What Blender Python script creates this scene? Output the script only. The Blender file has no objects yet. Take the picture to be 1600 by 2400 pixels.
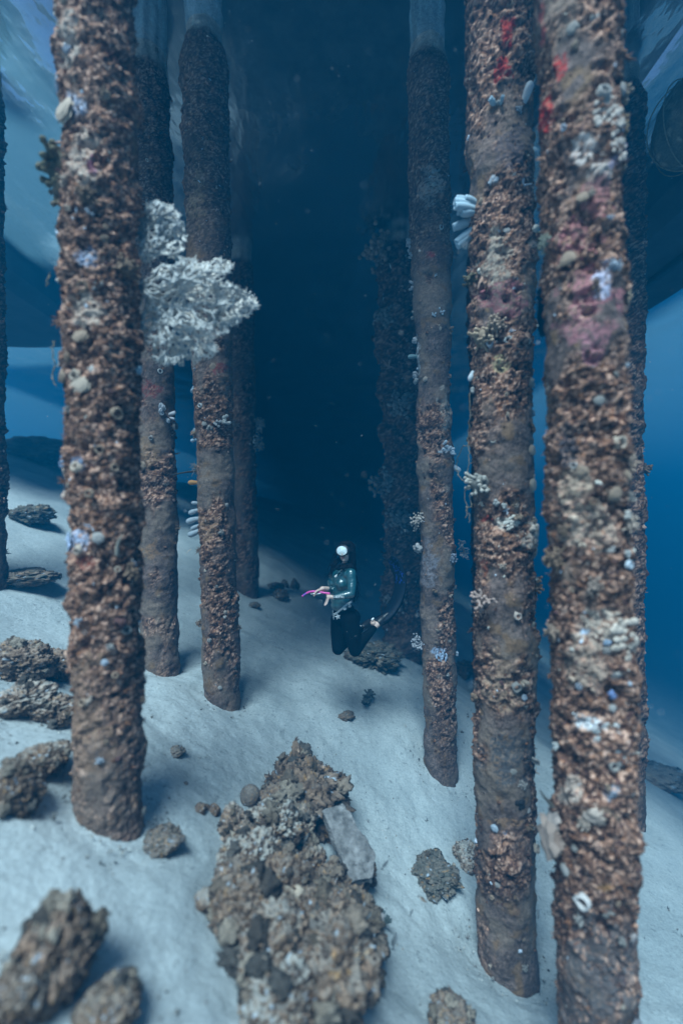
import bpy, math, random
import numpy as np
from mathutils import Vector, Matrix, Quaternion
from mathutils.bvhtree import BVHTree

random.seed(7)
np.random.seed(7)
S = bpy.context.scene
COL = S.collection

# ------------------------------------------------------------------ camera
F = 1007.0                      # focal length in pixels of the 1600 x 2400 frame
ROLL = 0.018
cr, sr = math.cos(ROLL), math.sin(ROLL)
cam_data = bpy.data.cameras.new('camera')
cam = bpy.data.objects.new('camera', cam_data)
COL.objects.link(cam)
cam_data.sensor_fit = 'VERTICAL'
cam_data.sensor_height = 36.0
cam_data.lens = 36.0 * F / 2400.0
cam_data.clip_start = 0.05
cam_data.clip_end = 800
cam.matrix_world = Matrix(((cr, sr, 0, 0), (0, 0, -1, 0), (-sr, cr, 0, 0), (0, 0, 0, 1)))
cam_data.dof.use_dof = True
cam_data.dof.focus_distance = 4.7
cam_data.dof.aperture_fstop = 15.1 / 36.0
S.camera = cam

# ------------------------------------------------------------------ light
SUN_EL, SUN_AZ = math.radians(60), math.radians(-166)    # azimuth of the sun measured from +Y towards +X
world = bpy.data.worlds.new('World')
S.world = world
world.use_nodes = True
wn = world.node_tree
sky = wn.nodes.new('ShaderNodeTexSky')
sky.sky_type = 'NISHITA'
sky.sun_disc = False
sky.sun_elevation = SUN_EL
sky.sun_rotation = SUN_AZ
wn.links.new(sky.outputs[0], wn.nodes['Background'].inputs[0])
wn.nodes['Background'].inputs[1].default_value = 0.08
sl = bpy.data.lights.new('sun', 'SUN')
sl.energy = 5.0
sl.angle = math.radians(24)
sl.color = (1.0, 0.96, 0.9)
sun = bpy.data.objects.new('sun', sl)
COL.objects.link(sun)
sd = Vector((math.sin(SUN_AZ) * math.cos(SUN_EL), math.cos(SUN_AZ) * math.cos(SUN_EL), math.sin(SUN_EL)))
sun.rotation_euler = sd.to_track_quat('Z', 'Y').to_euler()
sun.location = (0, 0, 30)

S.view_settings.view_transform = 'Standard'
S.view_settings.look = 'None'
S.view_settings.exposure = 1.3
S.view_settings.gamma = 1.0
S.view_settings.use_curve_mapping = False
S.render.engine = 'CYCLES'
cy = S.cycles
cy.use_denoising = True
cy.max_bounces = 5
cy.diffuse_bounces = 2
cy.glossy_bounces = 2
cy.transmission_bounces = 2
cy.transparent_max_bounces = 8
cy.volume_bounces = 0
cy.sample_clamp_indirect = 4
cy.caustics_reflective = False
cy.caustics_refractive = False
SURF = 5.25                      # height of the water surface above the camera
HAZE_DENSITY = 0.052
HAZE_COLOR = (0.004, 0.205, 0.46)
HAZE_ABSORB = (0.0, 0.03, 0.10)

# ------------------------------------------------------------------ helpers
def at(px, py, d):
    X = (px - 800.0) / F * d
    Z = (1200.0 - py) / F * d
    return Vector((X * cr + Z * sr, d, -X * sr + Z * cr))

def ray(px, py):
    return at(px, py, 1.0)

def proj(P):
    """world points (n,3) -> pixels of the 1600 x 2400 frame"""
    x, y, z = P[:, 0], np.maximum(P[:, 1], 0.05), P[:, 2]
    X = x * cr - z * sr
    Z = x * sr + z * cr
    return 800 + X / y * F, 1200 - Z / y * F

def _h(i, j, k, s):
    n = (i * 374761393 + j * 668265263 + k * 2147483647 + s * 974634777) & 0xFFFFFFFF
    n = ((n ^ (n >> 13)) * 1274126177) & 0xFFFFFFFF
    n = ((n ^ (n >> 16)) * 2246822519) & 0xFFFFFFFF
    return ((n ^ (n >> 15)) & 0xFFFFFF) / float(0xFFFFFF)

def vnoise(P, scale=1.0, seed=0):
    """smooth value noise in -1..1"""
    Q = np.asarray(P, dtype=np.float64) * scale + 137.31
    I = np.floor(Q).astype(np.int64)
    f = Q - I
    u = f * f * f * (f * (f * 6 - 15) + 10)
    r = 0
    for a in (0, 1):
        wa = u[:, 0] if a else 1 - u[:, 0]
        for b in (0, 1):
            wb = u[:, 1] if b else 1 - u[:, 1]
            for c in (0, 1):
                wc = u[:, 2] if c else 1 - u[:, 2]
                r = r + wa * wb * wc * _h(I[:, 0] + a, I[:, 1] + b, I[:, 2] + c, seed)
    return r * 2 - 1

def fbm(P, scale, octs=4, seed=0, gain=0.5):
    t, a, n = 0, 1.0, 0
    for o in range(octs):
        t = t + a * vnoise(P, scale * 2 ** o, seed + o * 17)
        n += a
        a *= gain
    return t / n

def worley(P, scale, seed=0):
    """distance to the nearest and second cell point, id of the nearest"""
    Q = np.asarray(P, dtype=np.float64) * scale + 71.7
    I = np.floor(Q).astype(np.int64)
    d1 = np.full(len(Q), 9.0)
    d2 = np.full(len(Q), 9.0)
    cid = np.zeros(len(Q))
    for a in (-1, 0, 1):
        for b in (-1, 0, 1):
            for c in (-1, 0, 1):
                J = I + np.array((a, b, c))
                px = J[:, 0] + _h(J[:, 0], J[:, 1], J[:, 2], seed)
                py = J[:, 1] + _h(J[:, 0], J[:, 1], J[:, 2], seed + 1)
                pz = J[:, 2] + _h(J[:, 0], J[:, 1], J[:, 2], seed + 2)
                d = np.sqrt((Q[:, 0] - px) ** 2 + (Q[:, 1] - py) ** 2 + (Q[:, 2] - pz) ** 2)
                k = d < d1
                d2 = np.where(k, d1, np.minimum(d2, d))
                cid = np.where(k, _h(J[:, 0], J[:, 1], J[:, 2], seed + 3), cid)
                d1 = np.where(k, d, d1)
    return d1, d2, cid

def sstep(a, b, x):
    t = np.clip((x - a) / (b - a), 0, 1)
    return t * t * (3 - 2 * t)

def mesh_data(name, V, Fc, mat=None, colors=None, smooth=True):
    """V (n,3); Fc array (m,3|4) or list of arrays of such; colors (n,3)"""
    V = np.asarray(V, dtype=np.float32)
    if not isinstance(Fc, (list, tuple)):
        Fc = [Fc]
    Fc = [np.asarray(f, dtype=np.int32) for f in Fc if len(f)]
    me = bpy.data.meshes.new(name)
    me.vertices.add(len(V))
    me.vertices.foreach_set('co', V.ravel())
    loops = np.concatenate([f.ravel() for f in Fc])
    tot = np.concatenate([np.full(len(f), f.shape[1], dtype=np.int32) for f in Fc])
    st = np.concatenate(([0], np.cumsum(tot)[:-1])).astype(np.int32)
    me.loops.add(len(loops))
    me.loops.foreach_set('vertex_index', loops)
    me.polygons.add(len(tot))
    me.polygons.foreach_set('loop_start', st)
    me.polygons.foreach_set('loop_total', tot)
    if smooth:
        me.polygons.foreach_set('use_smooth', np.ones(len(tot), dtype=bool))
    if colors is not None:
        a = me.color_attributes.new('tint', 'FLOAT_COLOR', 'POINT')
        c = np.ones((len(V), 4), dtype=np.float32)
        c[:, :3] = colors
        a.data.foreach_set('color', c.ravel())
    me.update(calc_edges=True)
    me.validate()
    if mat:
        me.materials.append(mat)
    return me

def link(name, me, parent=None, loc=None):
    o = bpy.data.objects.new(name, me)
    COL.objects.link(o)
    if parent is not None:
        o.parent = parent
        if me is not None and loc is None:
            o.matrix_parent_inverse = parent.matrix_world.inverted()
    if loc is not None:
        o.location = loc
    return o

def tag(o, label=None, cat=None, group=None, kind=None):
    if label: o['label'] = label
    if cat: o['category'] = cat
    if group: o['group'] = group
    if kind: o['kind'] = kind
    return o

def empty(name, loc, label, cat, group=None):
    o = bpy.data.objects.new(name, None)
    COL.objects.link(o)
    o.location = loc
    o.empty_display_size = 0.2
    o.matrix_world = Matrix.Translation(loc)
    tag(o, label, cat, group)
    return o

class MB:
    """collects pieces in numpy and builds one mesh"""
    def __init__(s):
        s.V, s.T, s.Q, s.C, s.n = [], [], [], [], 0
    def add(s, V, faces, col=(0.5, 0.5, 0.5)):
        V = np.asarray(V, dtype=np.float64)
        f = np.asarray(faces, dtype=np.int64)
        (s.T if f.shape[1] == 3 else s.Q).append(f + s.n)
        s.V.append(V)
        c = np.asarray(col, dtype=np.float64)
        s.C.append(np.tile(c, (len(V), 1)) if c.ndim == 1 else c)
        s.n += len(V)
    def data(s, name, mat, smooth=True):
        fs = []
        if s.T: fs.append(np.concatenate(s.T))
        if s.Q: fs.append(np.concatenate(s.Q))
        return mesh_data(name, np.concatenate(s.V), fs, mat, np.concatenate(s.C), smooth)

def frame(d):
    d = np.asarray(d, float)
    d = d / (np.linalg.norm(d) + 1e-12)
    a = np.array((0, 0, 1.0)) if abs(d[2]) < 0.9 else np.array((1.0, 0, 0))
    u = np.cross(a, d); u /= np.linalg.norm(u)
    return u, np.cross(d, u), d

def tube(mb, pts, rad, sides=6, col=(0.5, 0.5, 0.5), cap=True):
    pts = np.asarray([tuple(p) for p in pts], float)
    n = len(pts)
    rad = np.broadcast_to(np.asarray(rad, float), (n,))
    tan = np.gradient(pts, axis=0)
    u = None
    V = []
    for i in range(n):
        t = tan[i] / (np.linalg.norm(tan[i]) + 1e-12)
        if u is None:
            u, v, _ = frame(t)
        else:
            u = u - t * np.dot(u, t)
            u /= (np.linalg.norm(u) + 1e-12)
            v = np.cross(t, u)
        a = np.arange(sides) * 2 * math.pi / sides
        V.append(pts[i] + rad[i] * (np.outer(np.cos(a), u) + np.outer(np.sin(a), v)))
    V = np.concatenate(V)
    k = np.arange(sides)
    q = []
    for i in range(n - 1):
        q.append(np.stack([i * sides + k, i * sides + (k + 1) % sides, (i + 1) * sides + (k + 1) % sides, (i + 1) * sides + k], 1))
    base = mb.n
    mb.add(V, np.concatenate(q), col)
    if cap:
        for c, rr in ((pts[0], 0), (pts[-1], (n - 1) * sides)):
            tri = np.stack([np.full(sides, sides), k, (k + 1) % sides], 1)
            ring = V[rr:rr + sides]
            mb.add(np.concatenate([ring, c[None]]), tri if rr else tri[:, ::-1], col)

def ico(sub):
    import bmesh
    bm = bmesh.new()
    bmesh.ops.create_icosphere(bm, subdivisions=sub, radius=1)
    V = np.array([v.co[:] for v in bm.verts])
    T = np.array([[v.index for v in f.verts] for f in bm.faces])
    bm.free()
    return V, T
ICO = {k: ico(k) for k in (1, 2, 3, 4, 5, 6)}

def catmull(pts, n):
    P = [np.asarray(tuple(p), float) for p in pts]
    P = [2 * P[0] - P[1]] + P + [2 * P[-1] - P[-2]]
    out = []
    for i in range(1, len(P) - 2):
        for k in range(n):
            t = k / n
            a, b, c, d = P[i - 1], P[i], P[i + 1], P[i + 2]
            out.append(0.5 * ((2 * b) + (-a + c) * t + (2 * a - 5 * b + 4 * c - d) * t * t + (-a + 3 * b - 3 * c + d) * t ** 3))
    out.append(P[-2])
    return np.array(out)

# ------------------------------------------------------------------ materials
def mat(name, color=(0.5, 0.5, 0.5), rough=0.8, attr=False, spec=0.3, metal=0.0,
        n_scale=30, n_amt=0.35, bump=0.3, bump_scale=80, bump_dist=0.01, coat=0.0):
    m = bpy.data.materials.new(name)
    m.use_nodes = True
    nt = m.node_tree
    N, L = nt.nodes, nt.links
    b = N['Principled BSDF']
    b.inputs['Roughness'].default_value = rough
    b.inputs['Metallic'].default_value = metal
    b.inputs['Specular IOR Level'].default_value = spec
    b.inputs['Coat Weight'].default_value = coat
    b.inputs['Coat Roughness'].default_value = 0.2
    tc = N.new('ShaderNodeTexCoord')
    no = N.new('ShaderNodeTexNoise')
    no.inputs['Scale'].default_value = n_scale
    no.inputs['Detail'].default_value = 5
    no.inputs['Roughness'].default_value = 0.65
    L.new(tc.outputs['Object'], no.inputs['Vector'])
    mr = N.new('ShaderNodeMapRange')
    mr.inputs[1].default_value = 0.3
    mr.inputs[2].default_value = 0.7
    mr.inputs[3].default_value = 1 - n_amt
    mr.inputs[4].default_value = 1 + n_amt
    L.new(no.outputs[0], mr.inputs[0])
    vm = N.new('ShaderNodeVectorMath')
    vm.operation = 'SCALE'
    if attr:
        at_ = N.new('ShaderNodeAttribute')
        at_.attribute_name = 'tint'
        L.new(at_.outputs['Color'], vm.inputs[0])
    else:
        vm.inputs[0].default_value = color
    L.new(mr.outputs[0], vm.inputs['Scale'])
    L.new(vm.outputs[0], b.inputs['Base Color'])
    if bump > 0:
        n2 = N.new('ShaderNodeTexNoise')
        n2.inputs['Scale'].default_value = bump_scale
        n2.inputs['Detail'].default_value = 4
        L.new(tc.outputs['Object'], n2.inputs['Vector'])
        bp = N.new('ShaderNodeBump')
        bp.inputs['Strength'].default_value = bump
        bp.inputs['Distance'].default_value = bump_dist
        L.new(n2.outputs[0], bp.inputs['Height'])
        L.new(bp.outputs[0], b.inputs['Normal'])
    return m

M_CRUST = mat('encrusted_concrete', attr=True, rough=0.85, n_scale=55, n_amt=0.38, bump=0.6, bump_scale=110, bump_dist=0.012, spec=0.25)
M_FAN = mat('gorgonian', attr=True, rough=0.8, n_scale=60, n_amt=0.15, bump=0.3, bump_scale=200, bump_dist=0.003)
M_SPONGE = mat('sponge', attr=True, rough=0.75, n_scale=70, n_amt=0.2, bump=0.5, bump_scale=160, bump_dist=0.004)
M_ROCK = mat('coral_rock', attr=True, rough=0.9, n_scale=35, n_amt=0.3, bump=0.8, bump_scale=70, bump_dist=0.02)
M_CONC = mat('deck_concrete', (0.15, 0.13, 0.12), rough=0.9, n_scale=3, n_amt=0.35, bump=0.4, bump_scale=20)
M_HULL = mat('painted_hull', (0.05, 0.07, 0.09), rough=0.6, n_scale=2, n_amt=0.3, bump=0.2, bump_scale=15)
M_FISH = mat('fish_scales', attr=True, rough=0.4, n_scale=80, n_amt=0.25, bump=0.0, spec=0.5)
M_LINE = mat('line', (0.20, 0.17, 0.12), rough=0.7, bump=0)
M_SKIN = mat('skin', (0.70, 0.49, 0.42), rough=0.5, n_scale=25, n_amt=0.08, bump=0.1, bump_scale=200, bump_dist=0.001)
M_SUIT = mat('wetsuit_smooth', (0.004, 0.070, 0.088), rough=0.36, n_scale=12, n_amt=0.15, bump=0.6, bump_scale=11, bump_dist=0.04, spec=1.0, coat=1.0)
M_LEG = mat('leggings_black', (0.003, 0.006, 0.009), rough=0.8, n_scale=20, n_amt=0.2, bump=0.2, bump_scale=20, bump_dist=0.01, spec=0.05)
M_HAIR = mat('hair_black', (0.004, 0.004, 0.006), rough=0.7, bump=0.0, spec=0.1)
M_BLACK = mat('mask_rubber', (0.012, 0.014, 0.018), rough=0.45, bump=0.0, spec=0.5)
M_LENS = mat('lens_painted_reflection', (0.88, 0.97, 1.0), rough=0.22, n_scale=22, n_amt=0.3, bump=0.0, spec=1.0, metal=0.0)  # white base and mottling stand in for reflections on the lens
M_WHITE = mat('white_trim', (0.92, 0.93, 0.93), rough=0.5, n_amt=0.08, bump=0.0)
M_PINK = mat('pink_silicone', (0.90, 0.10, 0.45), rough=0.35, n_amt=0.05, bump=0.0, spec=0.5)
M_PURPLE = mat('purple_silicone', (0.33, 0.13, 0.60), rough=0.35, n_amt=0.05, bump=0.0, spec=0.5)
M_FIN = mat('fin_blade', (0.004, 0.010, 0.020), rough=0.6, n_amt=0.2, bump=0.0, spec=0.15)
M_FINBLUE = mat('fin_print_blue', (0.01, 0.06, 0.35), rough=0.35, n_amt=0.3, bump=0.0)
M_LIPS = mat('lips', (0.42, 0.12, 0.12), rough=0.45, n_amt=0.05, bump=0.0)

# sand
def sand_mat():
    m = bpy.data.materials.new('sand')
    m.use_nodes = True
    nt = m.node_tree; N, L = nt.nodes, nt.links
    b = N['Principled BSDF']
    b.inputs['Roughness'].default_value = 0.95
    b.inputs['Specular IOR Level'].default_value = 0.15
    tc = N.new('ShaderNodeTexCoord')
    def noise(sc, det, rg=0.6):
        n = N.new('ShaderNodeTexNoise')
        n.inputs['Scale'].default_value = sc; n.inputs['Detail'].default_value = det; n.inputs['Roughness'].default_value = rg
        L.new(tc.outputs['Object'], n.inputs['Vector'])
        return n
    def mrange(src, a, b_, c, d):
        r = N.new('ShaderNodeMapRange')
        for i, v in enumerate((a, b_, c, d)): r.inputs[i + 1].default_value = v
        L.new(src, r.inputs[0]); return r.outputs[0]
    big = noise(0.9, 4)
    r1 = N.new('ShaderNodeMix'); r1.data_type = 'RGBA'
    r1.inputs[6].default_value = (0.36, 0.39, 0.40, 1)
    r1.inputs[7].default_value = (0.50, 0.525, 0.53, 1)
    L.new(mrange(big.outputs[0], 0.35, 0.65, 0, 1), r1.inputs[0])
    fine = noise(45, 6, 0.75)
    v1 = N.new('ShaderNodeVectorMath'); v1.operation = 'SCALE'
    L.new(r1.outputs[2], v1.inputs[0])
    L.new(mrange(fine.outputs[0], 0.3, 0.7, 0.78, 1.18), v1.inputs['Scale'])
    sp = noise(16, 6, 0.8)
    v2 = N.new('ShaderNodeVectorMath'); v2.operation = 'SCALE'
    L.new(v1.outputs[0], v2.inputs[0])
    L.new(mrange(sp.outputs[0], 0.30, 0.43, 0.42, 1.0), v2.inputs['Scale'])
    L.new(v2.outputs[0], b.inputs['Base Color'])
    b1 = N.new('ShaderNodeBump'); b1.inputs['Strength'].default_value = 0.7; b1.inputs['Distance'].default_value = 0.03
    L.new(noise(14, 8, 0.7).outputs[0], b1.inputs['Height'])
    L.new(b1.outputs[0], b.inputs['Normal'])
    return m
M_SAND = sand_mat()

# ------------------------------------------------------------------ water: body of water, surface
def water_surface():
    xs = np.concatenate([np.linspace(-155, -14, 40), np.linspace(-13.5, 13.5, 150), np.linspace(14, 155, 40)])
    ys = np.concatenate([np.linspace(-55, -3, 20), np.linspace(-2.7, 26, 160), np.linspace(27, 265, 60)])
    X, Y = np.meshgrid(xs, ys, indexing='ij')
    P = np.stack([X.ravel(), Y.ravel(), np.zeros(X.size)], 1)
    z = SURF + 0.05 * fbm(P, 0.7, 3, 5) + 0.02 * vnoise(P * np.array((1, .5, 1)), 2.2, 9)
    P[:, 2] = z
    n, m = len(xs), len(ys)
    i, j = np.meshgrid(np.arange(n - 1), np.arange(m - 1), indexing='ij')
    q = np.stack([i * m + j, (i + 1) * m + j, (i + 1) * m + j + 1, i * m + j + 1], -1).reshape(-1, 4)
    mt = bpy.data.materials.new('water_surface')
    mt.use_nodes = True
    nt = mt.node_tree; N, L = nt.nodes, nt.links
    for nd in list(N): N.remove(nd)
    out = N.new('ShaderNodeOutputMaterial')
    mx = N.new('ShaderNodeMixShader')
    fr = N.new('ShaderNodeFresnel'); fr.inputs['IOR'].default_value = 1.33
    tr = N.new('ShaderNodeBsdfTransparent'); tr.inputs[0].default_value = (0.69, 0.88, 1.0, 1)
    gl = N.new('ShaderNodeBsdfGlossy'); gl.inputs['Roughness'].default_value = 0.2
    gl.inputs[0].default_value = (0.95, 0.97, 1, 1)
    tc = N.new('ShaderNodeTexCoord')
    mp = N.new('ShaderNodeMapping'); mp.inputs['Scale'].default_value = (1, 0.45, 1)
    no = N.new('ShaderNodeTexNoise'); no.inputs['Scale'].default_value = 2.5; no.inputs['Detail'].default_value = 3
    bp = N.new('ShaderNodeBump'); bp.inputs['Strength'].default_value = 0.35; bp.inputs['Distance'].default_value = 0.08
    L.new(tc.outputs['Object'], mp.inputs[0]); L.new(mp.outputs[0], no.inputs['Vector'])
    L.new(no.outputs[0], bp.inputs['Height'])
    L.new(bp.outputs[0], gl.inputs['Normal']); L.new(bp.outputs[0], fr.inputs['Normal'])
    L.new(fr.outputs[0], mx.inputs[0]); L.new(tr.outputs[0], mx.inputs[1]); L.new(gl.outputs[0], mx.inputs[2])
    tl = N.new('ShaderNodeBsdfTranslucent'); tl.inputs[0].default_value = (0.30, 0.72, 1.0, 1)
    mx2 = N.new('ShaderNodeMixShader'); mx2.inputs[0].default_value = 0.10     # sunlit ripples and foam scatter some light
    L.new(mx.outputs[0], mx2.inputs[1]); L.new(tl.outputs[0], mx2.inputs[2])
    L.new(mx2.outputs[0], out.inputs[0])
    o = link('water_surface', mesh_data('water_surface', P, q, mt))
    tag(o, kind='structure')
water_surface()

# ------------------------------------------------------------------ pile table (pixels in the 1600 x 2400 frame)
# name: (cx at top, cx at base, base py, depth, radius)
PILES = {
 'A': (228, 263, 1968, 2.39, 0.170),
 'B': (345, 376, 1585, 4.93, 0.190),
 'C': (475, 521, 1660, 4.67, 0.185),
 'D': (999, 1033, 1830, 4.87, 0.175),
 'E': (1168, 1188, 2318, 3.17, 0.195),
 'F': (1353, 1404, 2640, 2.29, 0.178),
 'G': (1447, 1461, 1930, 5.30, 0.215),
 'H': (930, 945, 1540, 8.30, 0.30),
 'P': (552, 580, 1397, 8.70, 0.215),
 'L': (-62, -38, 1358, 5.00, 0.215),
 'M': (1118, 1138, 1650, 8.60, 0.22),
}
def pile_xy(k):
    ct, cb, by, d, r = PILES[k]
    pb = at(cb, by, d)
    pt = at(ct, 0, d)
    return pb, pt

G_PTS, G_VAL = [], []
def ground_base(x):
    xs = [-70, -26, -14.5, -10.5, -3.5, 0, 3.4, 8, 20, 45, 70]
    zs = [-14, -12, -2.5, 2.35, -0.75, -2.5, -3.8, -6.5, -14, -24, -24.5]
    return np.interp(x, xs, zs)
def _gb(x):
    x = np.asarray(x, float)
    return sum(ground_base(x + k) for k in (-1.2, -0.6, 0, 0.6, 1.2)) / 5
def _gn(x, y):
    x = np.atleast_1d(np.asarray(x, float)); y = np.atleast_1d(np.asarray(y, float))
    P = np.stack([x, y, np.zeros_like(x)], 1)
    return 0.07 * fbm(P, 0.55, 2, 31) + 0.02 * vnoise(P, 2.1, 3)
for k in PILES:
    if k == 'L': continue
    pb, _ = pile_xy(k)
    ct, cb, by, d_, r_ = PILES[k]
    pf = at(cb, by, d_ - r_)
    G_PTS.append((pf.x, pf.y)); G_VAL.append(pf.z - float(_gb(pf.x)) - float(_gn(pf.x, pf.y)[0]))
G_PTS.append((0.0, 2.0)); G_VAL.append(0.02)
G_PTS = np.array(G_PTS); G_VAL = np.array(G_VAL)
SG = 1.5
_K = np.exp(-((G_PTS[:, None] - G_PTS[None]) ** 2).sum(-1) / (2 * SG * SG))
G_W = np.linalg.solve(_K + 0.01 * np.eye(len(G_PTS)), G_VAL)
def ground_z(x, y):
    x = np.atleast_1d(np.asarray(x, float)); y = np.atleast_1d(np.asarray(y, float))
    z = _gb(x)
    for (a, b), w in zip(G_PTS, G_W):
        z = z + w * np.exp(-((x - a) ** 2 + (y - b) ** 2) / (2 * SG * SG))
    return z + _gn(x, y)
def ground_hit(px, py):
    r = ray(px, py)
    t = np.linspace(0.8, 45, 3000)
    h = r.z * t - ground_z(r.x * t, t)
    k = np.argmax(h < 0)
    if h[k] >= 0: k = len(t) - 1
    return r * float(t[k])

def seabed():
    u = np.linspace(-1, 1, 460)
    xs = np.sign(u) * (5.0 * np.abs(u) + 150.0 * np.abs(u) ** 6)
    v = np.linspace(0, 1, 460)
    ys = np.concatenate([np.linspace(-55, 0.3, 25), 0.6 + 14 * v + 250.0 * v ** 7])
    X, Y = np.meshgrid(xs, ys, indexing='ij')
    x, y = X.ravel(), Y.ravel()
    z = ground_z(x, y)
    P = np.stack([x, y, z], 1)
    near = np.exp(-((x / 6) ** 2 + ((y - 4) / 6) ** 2))
    z = z + near * (0.030 * fbm(P, 5, 3, 51) + 0.010 * fbm(P, 18, 2, 77)) + (1 - near) * 0.25 * fbm(P, 0.5, 4, 61)
    for k in PILES:                               # scour hollows round the piles
        pb, _ = pile_xy(k)
        d = np.hypot(x - pb.x, y - pb.y)
        z = z - 0.025 * np.exp(-((d - 0.22) / 0.12) ** 2) + 0.02 * np.exp(-((d - 0.55) / 0.2) ** 2)
    P[:, 2] = z
    n, m = len(xs), len(ys)
    i, j = np.meshgrid(np.arange(n - 1), np.arange(m - 1), indexing='ij')
    q = np.stack([i * m + j, (i + 1) * m + j, (i + 1) * m + j + 1, i * m + j + 1], -1).reshape(-1, 4)
    o = link('sandy_seabed', mesh_data('sandy_seabed', P, q, M_SAND))
    tag(o, kind='structure')
seabed()

# ------------------------------------------------------------------ haze (the water's own scattering)
def haze():
    x0, x1, y0, y1, z0, z1 = -160, 160, -60, 270, -27.0, 8.2
    V = [(x, y, z) for x in (x0, x1) for y in (y0, y1) for z in (z0, z1)]
    q = [(0, 1, 3, 2), (4, 6, 7, 5), (0, 4, 5, 1), (2, 3, 7, 6), (0, 2, 6, 4), (1, 5, 7, 3)]
    m = bpy.data.materials.new('water_haze')
    m.use_nodes = True
    nt = m.node_tree
    for nd in list(nt.nodes): nt.nodes.remove(nd)
    out = nt.nodes.new('ShaderNodeOutputMaterial')
    pv = nt.nodes.new('ShaderNodeVolumePrincipled')
    pv.inputs['Density'].default_value = HAZE_DENSITY
    pv.inputs['Color'].default_value = (*HAZE_COLOR, 1)
    pv.inputs['Absorption Color'].default_value = (*HAZE_ABSORB, 1)
    pv.inputs['Anisotropy'].default_value = 0.0
    nt.links.new(pv.outputs[0], out.inputs['Volume'])
    o = link('haze', mesh_data('haze', np.array(V, float), np.array(q), m, smooth=False))
    tag(o, kind='stuff')
haze()
# ------------------------------------------------------------------ small encrusting animals, unit size, growing along +Z
rng = np.random.RandomState(11)
def lump_into(mb, c, r, col, sub=2, amt=0.35, fr=1.6, squash=(1, 1, 1), seed=None):
    V, T = ICO[sub]
    s = rng.randint(9999) if seed is None else seed
    n = fbm(V, fr, 3, s)
    W = V * (1 + amt * n)[:, None] * np.asarray(squash) * r + np.asarray(c)
    cc = np.asarray(col) * (1 + 0.35 * fbm(V, 3.0, 2, s + 5))[:, None]
    mb.add(W, T, cc)

def ring_into(mb, c, axis, r, h, col, sides=10, wall=0.28, flare=1.1):
    u, v, d = frame(axis)
    a = np.arange(sides) * 2 * math.pi / sides
    prof = [(1.25, 0), (1.0 * flare, h), ((1 - wall) * flare, h), ((1 - wall) * 0.8, 0.15 * h)]
    V = []
    for rr, hh in prof:
        jit = 1 + 0.12 * rng.randn(sides)
        V.append(np.asarray(c) + r * rr * jit[:, None] * (np.outer(np.cos(a), u) + np.outer(np.sin(a), v)) + hh * d)
    V = np.concatenate(V)
    k = np.arange(sides); q = []
    for i in range(3):
        q.append(np.stack([i * sides + k, i * sides + (k + 1) % sides, (i + 1) * sides + (k + 1) % sides, (i + 1) * sides + k], 1))
    cc = np.tile(np.asarray(col), (len(V), 1))
    mb.add(V, np.concatenate(q), cc)

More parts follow.
